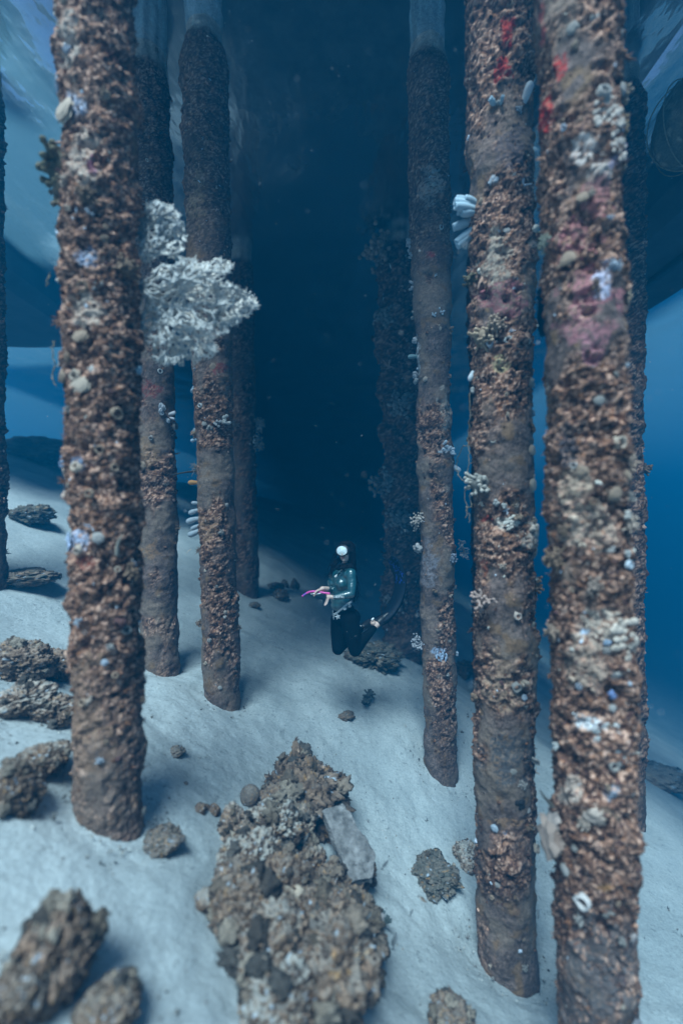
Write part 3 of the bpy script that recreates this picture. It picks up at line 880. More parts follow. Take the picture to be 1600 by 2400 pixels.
FE = [
 ('A', 'coral_clump', 120, 398, 112, OLIVE, 2, .2), ('A', 'coral_clump', 118, 445, 84, (.16, .12, .08), 4, -.2), ('A', 'sponge', 152, 1112, 42, (.42, .31, .26), 1, -.2), ('A', 'sponge', 150, 1162, 46, (.45, .33, .28), 2, -.2),
 ('A', 'tube_sponge', 183, 1087, 22, BLUE, 3, 0), ('A', 'oyster_shell', 236, 925, 46, CREAM, 1, .2), ('A', 'oyster_shell', 236, 820, 40, TAN, 2, .5), ('A', 'barnacle', 225, 905, 26, CREAM, 1, 0),
 ('A', 'barnacle', 175, 895, 30, TAN, 2, .3), ('A', 'oyster_shell', 160, 905, 46, TAN, 3, .3), ('A', 'coral_clump', 310, 650, 55, BROWN, 2, .3), ('A', 'sponge', 207, 195, 22, (.52, .55, .64), 4, 0),
 ('A', 'sponge', 165, 235, 40, (.55, .58, .70), 5, 0), ('A', 'plate_coral', 205, 610, 50, LILAC, 6, 0), ('A', 'plate_coral', 190, 1265, 46, (.42, .50, .68), 7, 0), ('A', 'coral_clump', 322, 1335, 40, BROWN, 3, .2),
 ('A', 'spike', 305, 1290, 60, (.42, .36, .30), 1, 1.5), ('A', 'oyster_shell', 200, 330, 60, (.5, .38, .3), 4, .2), ('A', 'coral_clump', 250, 520, 46, BROWN, 5, .1), ('A', 'coral_clump', 125, 578, 30, TAN, 6, .1),
 ('A', 'oyster_shell', 340, 1900, 20, GREYBR, 5, 0), ('A', 'sponge', 338, 868, 26, PALE_BLUE, 6, 0), ('A', 'barnacle', 255, 1160, 20, TAN, 5, 0), ('A', 'sponge', 345, 1640, 20, BROWN, 7, 0),
 ('B', 'tube_sponge', 392, 970, 26, (.52, .52, .56), 1, .2), ('B', 'barnacle', 410, 998, 20, GREYBR, 2, 0), ('B', 'tube_sponge', 402, 981, 20, (.52, .52, .56), 2, -.2), ('B', 'barnacle', 389, 881, 12, WHITE, 3, 0),
 ('B', 'coral_clump', 420, 1240, 22, BROWN, 1, 0), ('B', 'oyster_shell', 352, 1095, 20, TAN, 1, 0),
 ('C', 'sponge', 441, 914, 20, PALE_BLUE, 1, 0), ('C', 'sponge', 443, 1010, 16, PALE_BLUE, 2, 0), ('C', 'finger_sponge', 452, 1030, 16, PALE_BLUE, 3, -.2),
 ('C', 'algae_tuft', 452, 1098, 34, GREYBR, 1, 0), ('C', 'finger_sponge', 458, 1132, 24, ORANGE, 2, .05), ('C', 'finger_sponge', 460, 1180, 18, (.34, .38, .42), 3, .1),
 ('C', 'finger_sponge', 460, 1196, 26, (.34, .38, .42), 4, -.3), ('C', 'finger_sponge', 461, 1216, 32, (.34, .38, .42), 5, -.25), ('C', 'finger_sponge', 462, 1232, 22, (.34, .38, .42), 6, -.4), ('C', 'finger_sponge', 463, 1243, 30, (.34, .38, .42), 7, -.45),
 ('C', 'tube_sponge', 532, 994, 22, WHITE, 4, .2), ('C', 'tube_sponge', 520, 1003, 18, (.5, .48, .48), 5, .0), ('C', 'sponge', 506, 1012, 18, GREYBR, 6, 0), ('C', 'barnacle', 482, 960, 11, WHITE, 7, 0),
 ('C', 'coral_clump', 452, 1015, 24, (.36, .24, .16), 3, 0), ('C', 'oyster_shell', 512, 873, 18, TAN, 8, 0), ('C', 'twig', 448, 1105, 62, (.03, .03, .03), 1, -.12), ('C', 'algae_tuft', 462, 1290, 22, BROWN, 2, 0),
 ('C', 'coral_clump', 562, 1470, 16, BROWN, 4, 0), ('C', 'sponge', 530, 1245, 18, GREYBR, 5, 0), ('C', 'soft_coral', 462, 1460, 20, BROWN, 5, 0),
 ('D', 'sponge', 980, 1285, 30, (.40, .38, .38), 1, .1), ('D', 'soft_coral', 980, 1225, 38, (.42, .36, .32), 2, .3), ('D', 'soft_coral', 980, 1508, 36, (.30, .30, .33), 3, 0), ('D', 'tube_sponge', 962, 572, 26, (.42, .42, .45), 4, 0),
 ('D', 'tube_sponge', 965, 592, 20, (.42, .42, .45), 5, -.3), ('D', 'tube_sponge', 965, 668, 20, (.42, .42, .45), 6, 0), ('D', 'tube_sponge', 966, 740, 16, GREYBR, 7, 0), ('D', 'sponge', 964, 798, 18, (.52, .54, .58), 8, 0),
 ('D', 'finger_sponge', 964, 836, 22, (.2, .3, .32), 9, 0), ('D', 'sponge', 964, 880, 22, (.36, .37, .40), 3, 0), ('D', 'sponge', 972, 892, 18, (.46, .48, .5), 4, 0), ('D', 'barnacle', 1024, 558, 12, WHITE, 5, 0),
 ('D', 'barnacle', 1008, 702, 12, (.6, .64, .7), 6, 0), ('D', 'barnacle', 1020, 706, 9, (.5, .54, .6), 7, 0), ('D', 'tube_sponge', 1008, 753, 14, (.56, .62, .7), 8, 0), ('D', 'tube_sponge', 1022, 751, 14, (.56, .62, .7), 9, 0),
 ('D', 'oyster_shell', 1014, 785, 22, CREAM, 4, 0), ('D', 'sponge', 1064, 670, 14, GREYBR, 5, 0), ('D', 'sponge', 1062, 694, 16, (.3, .34, .38), 6, 0), ('D', 'finger_sponge', 1056, 1090, 26, (.46, .52, .60), 3, -.9),
 ('D', 'tube_sponge', 1045, 1063, 18, (.56, .62, .7), 3, 0), ('D', 'tube_sponge', 1030, 1052, 16, (.56, .62, .7), 2, 0), ('D', 'sponge', 1070, 1150, 9, GREYBR, 7, 0), ('D', 'coral_clump', 1050, 1305, 26, (.3, .32, .38), 8, 0),
 ('D', 'sponge', 1068, 1375, 12, GREYBR, 8, 0), ('D', 'sponge', 1012, 440, 32, (.50, .48, .48), 9, 0), ('D', 'sponge', 1000, 470, 24, (.48, .42, .38), 1, 0), ('D', 'plate_coral', 1025, 1525, 28, (.40, .48, .62), 2, 0),
 ('D', 'sponge', 1066, 1530, 14, (.40, .48, .58), 3, 0), ('D', 'coral_clump', 1056, 490, 22, BROWN, 4, 0),
 ('E', 'tube_sponge', 1106, 488, 58, PALE_BLUE, 1, .2), ('E', 'tube_sponge', 1104, 512, 62, PALE_BLUE, 2, -.25), ('E', 'coral_clump', 1116, 1135, 66, (.34, .31, .28), 1, .05), ('E', 'branching_coral', 1120, 1392, 80, (.34, .24, .21), 2, .15),
 ('E', 'spike', 1120, 1425, 42, (.34, .24, .21), 3, .5), ('E', 'plate_coral', 1243, 1250, 64, (.58, .47, .39), 3, 0), ('E', 'plate_coral', 1250, 1282, 50, (.55, .43, .35), 4, 0), ('E', 'plate_coral', 1172, 1225, 36, (.64, .58, .52), 5, 0),
 ('E', 'finger_sponge', 1104, 866, 30, (.62, .66, .70), 6, -2.2), ('E', 'coral_clump', 1118, 808, 60, (.38, .28, .20), 4, .1), ('E', 'coral_clump', 1140, 790, 46, (.36, .26, .20), 5, .1), ('E', 'sponge', 1104, 915, 18, WHITE, 5, 0),
 ('E', 'barnacle', 1163, 823, 16, WHITE, 4, 0), ('E', 'barnacle', 1174, 821, 14, WHITE, 5, 0), ('E', 'sponge', 1212, 822, 20, (.52, .46, .42), 6, 0), ('E', 'tube_sponge', 1142, 303, 26, PALE_BLUE, 7, 0), ('E', 'finger_sponge', 1200, 300, 42, (.58, .60, .64), 8, 1.2),
 ('E', 'finger_sponge', 1224, 380, 30, PALE_BLUE, 9, -1.2), ('E', 'sponge', 1178, 468, 20, (.64, .56, .5), 1, 0), ('E', 'coral_clump', 1106, 655, 44, OLIVE, 6, -.2), ('E', 'oyster_shell', 1225, 1062, 30, CREAM, 7, 0),
 ('E', 'oyster_shell', 1225, 1140, 36, (.48, .38, .3), 8, 0), ('E', 'sponge', 1232, 1014, 32, BROWN, 7, 0), ('E', 'barnacle', 1185, 1428, 18, (.56, .44, .38), 6, 0), ('E', 'sponge', 1158, 1187, 16, WHITE, 8, 0), ('E', 'sponge', 1143, 1180, 18, WHITE, 9, 0),
 ('E', 'sponge', 1145, 300, 14, WHITE, 2, 0), ('E', 'sponge', 1136, 465, 26, (.50, .52, .58), 3, 0), ('E', 'soft_coral', 1252, 560, 60, (.28, .28, .22), 3, 0), ('E', 'sponge', 1262, 905, 20, PALE_BLUE, 4, 0), ('E', 'sponge', 1260, 970, 18, PALE_BLUE, 5, 0),
 ('E', 'sponge', 1190, 1840, 34, (.03, .03, .035), 6, 0), ('E', 'oyster_shell', 1246, 2115, 22, WHITE, 9, 0), ('E', 'oyster_shell', 1140, 1905, 18, (.4, .45, .52), 1, 0), ('E', 'coral_clump', 1250, 1370, 46, BROWN, 7, 0), ('E', 'sponge', 1112, 1635, 26, BROWN, 8, 0),
 ('F', 'plate_coral', 1372, 345, 84, (.52, .43, .38), 1, 0), ('F', 'plate_coral', 1405, 400, 70, (.50, .41, .36), 2, 0), ('F', 'sponge', 1440, 380, 32, (.44, .35, .45), 3, 0), ('F', 'coral_clump', 1468, 700, 44, (.40, .30, .22), 4, .1),
 ('F', 'finger_sponge', 1456, 285, 34, (.50, .41, .35), 5, 1.8), ('F', 'coral_clump', 1462, 300, 50, (.30, .20, .12), 5, 0), ('F', 'coral_clump', 1460, 220, 60, (.34, .26, .2), 6, 0), ('F', 'sponge', 1484, 926, 28, (.58, .64, .68), 6, 0), ('F', 'coral_clump', 1460, 1085, 60, (.40, .29, .23), 8, 0),
 ('F', 'plate_coral', 1412, 1470, 96, (.60, .48, .40), 5, 0), ('F', 'plate_coral', 1435, 1500, 70, (.58, .45, .37), 6, 0), ('F', 'plate_coral', 1375, 1690, 76, (.50, .49, .49), 7, 0), ('F', 'sponge', 1342, 1852, 66, (.56, .43, .36), 7, 0),
 ('F', 'barnacle', 1332, 2058, 34, (.60, .54, .52), 8, 0), ('F', 'spike', 1300, 1915, 84, (.10, .09, .08), 2, 1.6), ('F', 'leather_coral', 1282, 1965, 92, (.50, .36, .30), 1, .1), ('F', 'leather_coral', 1286, 1925, 52, (.48, .38, .34), 2, .5),
 ('F', 'barnacle', 1395, 1052, 32, CREAM, 9, 0), ('F', 'coral_clump', 1432, 1225, 40, (.44, .34, .28), 7, 0), ('F', 'sponge', 1424, 1292, 26, WHITE, 8, 0), ('F', 'barnacle', 1425, 1315, 22, (.5, .54, .6), 9, 0), ('F', 'coral_clump', 1295, 1310, 56, BROWN, 8, 0),
 ('F', 'sponge', 1420, 1205, 24, (.62, .56, .52), 9, 0), ('F', 'coral_clump', 1280, 1480, 44, (.30, .21, .16), 9, -.2), ('F', 'sponge', 1286, 1750, 20, WHITE, 1, 0), ('F', 'oyster_shell', 1385, 1160, 40, TAN, 2, 0), ('F', 'sponge', 1437, 420, 26, CREAM, 2, 0),
 ('F', 'sponge', 1370, 1480, 18, (.4, .5, .65), 3, 0), ('F', 'sponge', 1380, 1590, 22, (.22, .3, .55), 4, 0), ('F', 'oyster_shell', 1310, 2020, 26, (.4, .36, .34), 3, 0), ('F', 'sponge', 1430, 2125, 28, (.5, .42, .4), 5, 0), ('F', 'coral_clump', 1345, 1360, 44, (.3, .22, .18), 1, 0),
 ('F', 'oyster_shell', 1435, 2330, 60, (.3, .28, .3), 4, 0), ('F', 'sponge', 1300, 1240, 40, BROWN, 6, 0), ('F', 'barnacle', 1455, 560, 26, CREAM, 2, 0), ('F', 'oyster_shell', 1300, 640, 40, TAN, 5, .3), ('F', 'coral_clump', 1268, 570, 40, (.3, .3, .24), 2, 0),
 ('G', 'coral_clump', 1500, 1100, 40, BROWN, 1, 0), ('G', 'sponge', 1500, 300, 30, BROWN, 2, 0), ('G', 'sponge', 1498, 860, 24, GREYBR, 3, 0), ('G', 'coral_clump', 1496, 640, 26, GREYBR, 2, 0),
 ('H', 'soft_coral', 905, 430, 90, (.32, .24, .20), 1, 0), ('H', 'soft_coral', 900, 520, 80, (.32, .24, .20), 2, 0), ('H', 'soft_coral', 902, 590, 84, (.34, .25, .20), 3, -.4), ('H', 'soft_coral', 925, 380, 60, (.28, .24, .22), 4, 0),
 ('H', 'soft_coral', 908, 760, 60, GREYBR, 5, 0), ('H', 'soft_coral', 905, 1130, 64, GREYBR, 6, 0), ('H', 'soft_coral', 935, 960, 60, GREYBR, 7, 0), ('H', 'soft_coral', 930, 1220, 60, GREYBR, 8, 0), ('H', 'soft_coral', 925, 1400, 50, GREYBR, 2, 0),
 ('P', 'soft_coral', 600, 995, 36, (.35, .35, .34), 1, 0), ('P', 'soft_coral', 602, 1040, 34, (.35, .35, .34), 2, 0), ('P', 'soft_coral', 560, 1000, 26, GREYBR, 3, 0), ('M', 'soft_coral', 1120, 900, 30, GREYBR, 4, 0),
]
for f_ in FE:
    feature(f_[0], f_[1], f_[2], f_[3], f_[4], f_[5], f_[6], f_[7])
# random oysters, barnacles and sponges that read singly on the near piles
rs_ = np.random.RandomState(3)
for k, n, lo, hi, y0, y1 in (('A', 34, 14, 30, 40, 1900), ('F', 44, 14, 34, 40, 2360), ('E', 40, 11, 24, 40, 2250), ('D', 22, 9, 15, 250, 1780), ('C', 22, 9, 15, 150, 1600), ('B', 12, 9, 14, 100, 1520)):
    ct, cb, by, d, R = PILES[k]
    for i in range(n):
        py = rs_.uniform(y0, y1)
        cx = ct + (cb - ct) * py / by
        px = cx + rs_.uniform(-.95, .95) * R * F / d
        kind = rs_.choice(['barnacle', 'oyster_shell', 'oyster_shell', 'sponge', 'coral_clump', 'tube_sponge'])
        c = [TAN, CREAM, (.38, .34, .32), BROWN, TAN, (.36, .39, .45), GREYBR, (.44, .34, .28)][rs_.randint(8)]
        feature(k, str(kind), px, py, rs_.uniform(lo, hi) * (1.0 if py < .8 * y1 else .8), c, int(rs_.randint(4)), rs_.uniform(-.4, .4))
# ------------------------------------------------------------------ jetty deck overhead and floating things at the surface
def box_into(mb, x0, x1, y0, y1, z0, z1, col=(.5, .5, .5)):
    V = [(x, y, z) for x in (x0, x1) for y in (y0, y1) for z in (z0, z1)]
    q = [(0, 1, 3, 2), (4, 6, 7, 5), (0, 4, 5, 1), (2, 3, 7, 6), (0, 2, 6, 4), (1, 5, 7, 3)]
    mb.add(V, q, col)

DECK_Y0, DECK_X0, DECK_X1 = 1.7, -3.6, 4.9
deck = empty('jetty_deck', (0, DECK_Y0, 6.3), 'concrete jetty deck overhead, seen dimly through the water surface between the pile tops', 'jetty')
mb = MB(); box_into(mb, DECK_X0, DECK_X1, DECK_Y0, 150, 6.75, 7.05)
link('deck_slab', mb.data('deck_slab', M_CONC, False), deck)
mb = MB(); box_into(mb, -7.5, DECK_X0 - .002, 8.0, 13.998, 6.75, 7.05); box_into(mb, -13.5, DECK_X0 - .002, 14.0, 150, 6.75, 7.05); box_into(mb, DECK_X1 + .002, 8.5, 9.0, 150, 6.75, 7.05)  # added slabs widening the deck, there to shade the far water and sand
link('added_shade_slab', mb.data('added_shade_slab', M_CONC, False), deck)
for i, y in enumerate([2.39, 4.75, 8.7, 12.9, 17.4, 22, 27]):
    mb = MB(); box_into(mb, DECK_X0 + .1, DECK_X1 - .1, y - .3, y + .3, 6.18, 6.747)
    link('crossbeam', mb.data('crossbeam', M_CONC, False), deck)

def pontoon(name, x0, x1, y0, y1, z0, z1, label, cat, ch=.25):
    """a hull whose underside is chamfered along its long edges and rounded at the far end"""
    root = empty(name, ((x0 + x1) / 2, (y0 + y1) / 2, z0), label, cat)
    prof = [(x0, z1), (x0, z0 + ch), (x0 + ch, z0), (x1 - ch, z0), (x1, z0 + ch), (x1, z1)]
    ys = list(np.linspace(y0, y1 - 3.4, 8)) + list(y1 - 3.4 + 3.4 * np.sin(np.linspace(.1, 1, 14) * math.pi / 2))
    V, q = [], []
    xc = (x0 + x1) / 2
    for y in ys:
        t = max(0, (y - (y1 - 3.4)) / 3.4)
        s = 1 - .72 * t ** 2.2
        up = .55 * t ** 2.5
        for (x, z) in prof:
            V.append((xc + (x - xc) * s, y, z + (up if z < z1 else 0)))
    n = len(prof)
    for i in range(len(ys) - 1):
        for j in range(n):
            q.append((i * n + j, (i + 1) * n + j, (i + 1) * n + (j + 1) % n, i * n + (j + 1) % n))
    me = bpy.data.meshes.new('hull')
    me.from_pydata(V, [], q + [tuple(range(n)), tuple(range((len(ys) - 1) * n, len(ys) * n))[::-1]])
    me.materials.append(M_HULL)
    link('hull', me, root)
    mbk = MB(); box_into(mbk, xc - .05, xc + .05, y0 + .3, y1 - 3.6, z0 - .10, z0 + .01)
    link('keel_strip', mbk.data('keel_strip', M_HULL, False), root)
    mr_ = MB(); box_into(mr_, x0 - .06, x0 - .003, y0, y1 - 3.6, z1 - .22, z1 - .08); box_into(mr_, x1 + .003, x1 + .06, y0, y1 - 3.6, z1 - .22, z1 - .08)
    link('rubbing_strip', mr_.data('rubbing_strip', M_HULL, False), root)
    return root
pontoon('floating_pontoon', -10.4, -6.3, 6.4, 12.9, 4.55, 5.75, 'dark floating pontoon at the surface, left of the thick left pile', 'pontoon')
pontoon('moored_boat', 4.95, 7.3, -1.0, 12.5, 4.45, 6.0, 'dark underside of a hull at the surface, right of the piles', 'boat')

# net-wrapped float hanging in the upper right corner
p = at(1612, 292, 4.3)
fl = empty('mooring_float', p, 'grown over oval mooring float hanging from the surface in the upper right corner', 'float')
V, T = ICO[5]
W = V * np.array((.30, .30, .44)) * (1 + .16 * fbm(V, 1.6, 2, 77))[:, None]
n1 = fbm(V, 4, 4, 71); d1, _, ci = worley(V, 7, 72)
W = W * (1 + .06 * n1 + .05 * (.7 - d1))[:, None] + np.array(p)
c = np.array((.11, .10, .075)) * (1 + .5 * n1)[:, None] + (ci > .82)[:, None] * np.array((.16, .13, .10))
link('float_body', mesh_data('float_body', W, T, M_CRUST, c), fl)
mb = MB()
for a in range(4):
    t0 = a * math.pi / 4 + .3
    pts = [(p.x + .345 * math.cos(t0) * math.sin(u), p.y + .345 * math.sin(t0) * math.sin(u), p.z + .45 * math.cos(u)) for u in np.linspace(0, 2 * math.pi, 30)]
    tube(mb, pts, .006, 5, (.16, .14, .11), cap=False)
link('net_cord', mb.data('net_cord', M_LINE), fl)
mb = MB(); tube(mb, catmull([(p.x, p.y, p.z + .42), (p.x + .05, p.y, p.z + .9), (p.x, p.y, SURF + .3), (p.x + .2, p.y + .4, 6.0)], 6), .018, 6, (.2, .18, .14))
link('mooring_rope', mb.data('mooring_rope', M_LINE), fl)

# ------------------------------------------------------------------ sea fans
def grow_fan(poly, root, d0, seed, n_att, step=4.0, kill=.8, curve=0.0, col=(.62, .60, .57), rmin=.0030, rmax=.010, lay=0.0, main=(-60, 60, 10)):
    """space colonisation inside an outline, then branches as tubes; returns MB"""
    rs = np.random.RandomState(seed)
    poly = np.array(poly, float)
    def inside(x, y, m=0.0):
        c_ = False; j = len(poly) - 1
        for i in range(len(poly)):
            xi, yi = poly[i]; xj, yj = poly[j]
            if (yi > y) != (yj > y) and x < (xj - xi) * (y - yi) / (yj - yi + 1e-9) + xi: c_ = not c_
            j = i
        return c_
    nodes = [np.array(root, float)]; par = [-1]
    occ = {}
    tips = []
    a0, a1, nm = main
    for i in range(nm):
        a = math.radians(a0 + (a1 - a0) * (i + .5 + rs.uniform(-.4, .4)) / nm)
        tips.append([0, a, rs.uniform(8, 30), 0, i])
    cell = step * kill
    tgt = {t[4]: t[1] for t in tips}
    bid = nm
    for it in range(150):
        new = []
        rs.shuffle(tips) if False else None
        for (n_, a, left, age, b_) in tips:
            px_, py_ = nodes[n_]
            out = math.atan2(py_ - root[1], px_ - root[0] + 1e-6) if age > 4 else a
            da = (out - a + math.pi) % (2 * math.pi) - math.pi
            a = a + rs.randn() * .13 + da * .03
            q_ = np.array((px_ + math.cos(a) * step, py_ + math.sin(a) * step))
            if not inside(q_[0] + rs.randn() * 3.5, q_[1] + rs.randn() * 3.5): continue
            key = (int(q_[0] // cell), int(q_[1] // cell))
            if key in occ and occ[key] != b_ and age > 3: continue
            occ[key] = b_
            nodes.append(q_); par.append(n_); k_ = len(nodes) - 1
            left -= step
            if left <= 0:
                sp = rs.uniform(.25, .55)
                s_ = 1 if rs.rand() < .5 else -1
                new.append([k_, a + sp * .45 * s_, rs.uniform(5, 15), age + 1, b_])
                new.append([k_, a - sp * s_, rs.uniform(5, 15), 1, bid]); bid += 1
            else:
                new.append([k_, a, left, age + 1, b_])
        tips = new
        if len(nodes) > n_att or not tips: break
    # fill remaining gaps with side shoots
    for it in range(3):
        base_n = len(nodes); add_ = []
        for k_ in rs.permutation(base_n)[:int(base_n * .5)]:
            if par[k_] < 0: continue
            d_ = nodes[k_] - nodes[par[k_]]; a = math.atan2(d_[1], d_[0]) + rs.choice([-1, 1]) * rs.uniform(.45, .95)
            cur = k_
            for s_ in range(rs.randint(2, 6)):
                q_ = nodes[cur] + step * np.array((math.cos(a), math.sin(a)))
                key = (int(q_[0] // cell), int(q_[1] // cell))
                if key in occ and s_ > 0 and occ[key] != -bid: break
                if key in occ and s_ == 0 and rs.rand() < .8: break
                if not inside(q_[0] + rs.randn() * 3, q_[1] + rs.randn() * 3): break
                occ[key] = -bid
                nodes.append(q_); par.append(cur); cur = len(nodes) - 1
                a += rs.randn() * .2
            bid += 1
    N = np.array(nodes); par = np.array(par)
    # short side twigs give the frilly look of the polyps
    ch_n, ch_p = [], []
    for i in range(1, len(N)):
        if rs.rand() < .35:
            dv = N[i] - N[par[i]]; dv /= np.linalg.norm(dv) + 1e-9
            a = rs.choice([-1, 1]) * rs.uniform(.5, 1.1)
            e = np.array((dv[0] * math.cos(a) - dv[1] * math.sin(a), dv[0] * math.sin(a) + dv[1] * math.cos(a)))
            L_ = rs.uniform(2.5, 7)
            ch_n.append(N[i] + e * L_); ch_p.append(i)
    if ch_n:
        N = np.concatenate([N, np.array(ch_n)]); par = np.concatenate([par, np.array(ch_p)])
    cnt = np.ones(len(N))
    for i in range(len(N) - 1, 0, -1):
        cnt[par[i]] += cnt[i]
    rad = np.clip(rmin * cnt ** .24, rmin, rmax)
    P3 = np.stack([N[:, 0] * .02, N[:, 1] * .02, np.zeros(len(N))], 1)
    dep = d0 + lay + .13 * fbm(P3, .9, 3, seed + 3) + .02 * vnoise(P3, 6, seed) + curve * ((N[:, 0] - root[0]) / 250.0) ** 2
    dep = dep - (dep[0] - d0)
    W = np.array([tuple(at(a, b, d)) for (a, b), d in zip(N, dep)])
    E = np.arange(1, len(N)); pa = par[E]
    A_, B_ = W[pa], W[E]
    dirv = B_ - A_
    dirv /= np.linalg.norm(dirv, axis=1)[:, None] + 1e-9
    up = np.where(np.abs(dirv[:, 2:3]) < .9, np.array([[0, 0, 1.0]]), np.array([[1.0, 0, 0]]))
    u = np.cross(up, dirv); u /= np.linalg.norm(u, axis=1)[:, None]
    v = np.cross(dirv, u)
    S_ = 5
    VV = []
    for (C0, R0_) in ((A_ - dirv * .001, np.minimum(rad[pa], rad[E] * 1.3)), (B_ + dirv * .001, rad[E])):
        for s in range(S_):
            a = s * 2 * math.pi / S_
            VV.append(C0 + R0_[:, None] * (math.cos(a) * u + math.sin(a) * v))
    VV.append(B_ + dirv * rad[E][:, None] * 1.2)
    VV = np.stack(VV, 1)
    n = 2 * S_ + 1
    quads, tris = [], []
    k = np.arange(len(E)) * n
    for s in range(S_):
        t = (s + 1) % S_
        quads.append(np.stack([k + s, k + t, k + S_ + t, k + S_ + s], 1))
        tris.append(np.stack([k + S_ + s, k + S_ + t, k + 2 * S_], 1))
    tipness = 1 / (1 + cnt[E] * .15)
    cc = np.asarray(col) * (.82 + .22 * tipness)[:, None] * (1 + .12 * fbm(P3[E], 3, 2, seed + 8))[:, None]
    cc = np.repeat(cc, n, axis=0)
    mb = MB()
    base_n = mb.n
    mb.V.append(VV.reshape(-1, 3)); mb.C.append(cc); mb.n += len(cc)
    mb.Q.append(np.concatenate(quads)); mb.T.append(np.concatenate(tris))
    return mb

BIG = [(330, 640), (352, 608), (400, 618), (428, 600), (455, 604), (470, 618), (498, 606), (522, 604), (540, 612), (545, 628), (528, 642), (512, 652), (532, 664), (560, 672), (592, 690), (606, 718),
       (598, 735), (572, 742), (560, 762), (532, 765), (538, 782), (515, 786), (500, 800), (512, 815), (500, 838), (470, 842), (455, 858), (432, 858), (405, 850), (380, 858), (350, 838), (330, 800), (318, 740), (322, 690)]
UP = [(356, 622), (324, 622), (328, 600), (322, 560), (316, 520), (332, 492), (350, 470), (380, 472), (405, 482), (424, 505), (432, 535), (438, 565), (428, 596), (410, 612), (372, 605), (350, 610)]
fan = empty('sea_fan', at(330, 665, 2.52), 'large pale branching sea fan spreading right from the thick left pile', 'sea fan', )
for i, (lay, st, n) in enumerate(((0, 3.4, 12), (.08, 3.8, 9))):
    m_ = grow_fan(BIG, (326, 672), 2.52, 5 + i, 9000, step=st, kill=(1.8, 2.5)[i], lay=lay, rmin=.0020, rmax=.007, curve=.05, main=(-62, 82, n),
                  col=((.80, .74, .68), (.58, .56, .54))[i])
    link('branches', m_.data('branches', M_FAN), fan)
fan2 = empty('sea_fan', at(334, 618, 2.54), 'smaller rounded pale sea fan above the large one, behind the left pile', 'sea fan')
for i, (lay, st) in enumerate(((0, 3.4), (.05, 4.0))):
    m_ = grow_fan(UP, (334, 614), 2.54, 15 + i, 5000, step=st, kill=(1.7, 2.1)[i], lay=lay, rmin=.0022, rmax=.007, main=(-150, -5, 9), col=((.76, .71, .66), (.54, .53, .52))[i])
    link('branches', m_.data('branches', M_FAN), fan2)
SM = [(1070, 1260), (1082, 1262), (1096, 1290), (1106, 1310), (1102, 1330), (1096, 1344), (1086, 1344), (1086, 1325), (1076, 1300)]
fan3 = empty('sea_fan', at(1072, 1264, 4.9), 'small faint grey sea fan hanging in the gap right of the slim grey pile', 'sea fan')
link('branches', grow_fan(SM, (1074, 1264), 4.9, 33, 700, step=3, kill=.9, rmin=.003, rmax=.005, main=(40, 85, 3), col=(.32, .32, .34)).data('branches', M_FAN), fan3)

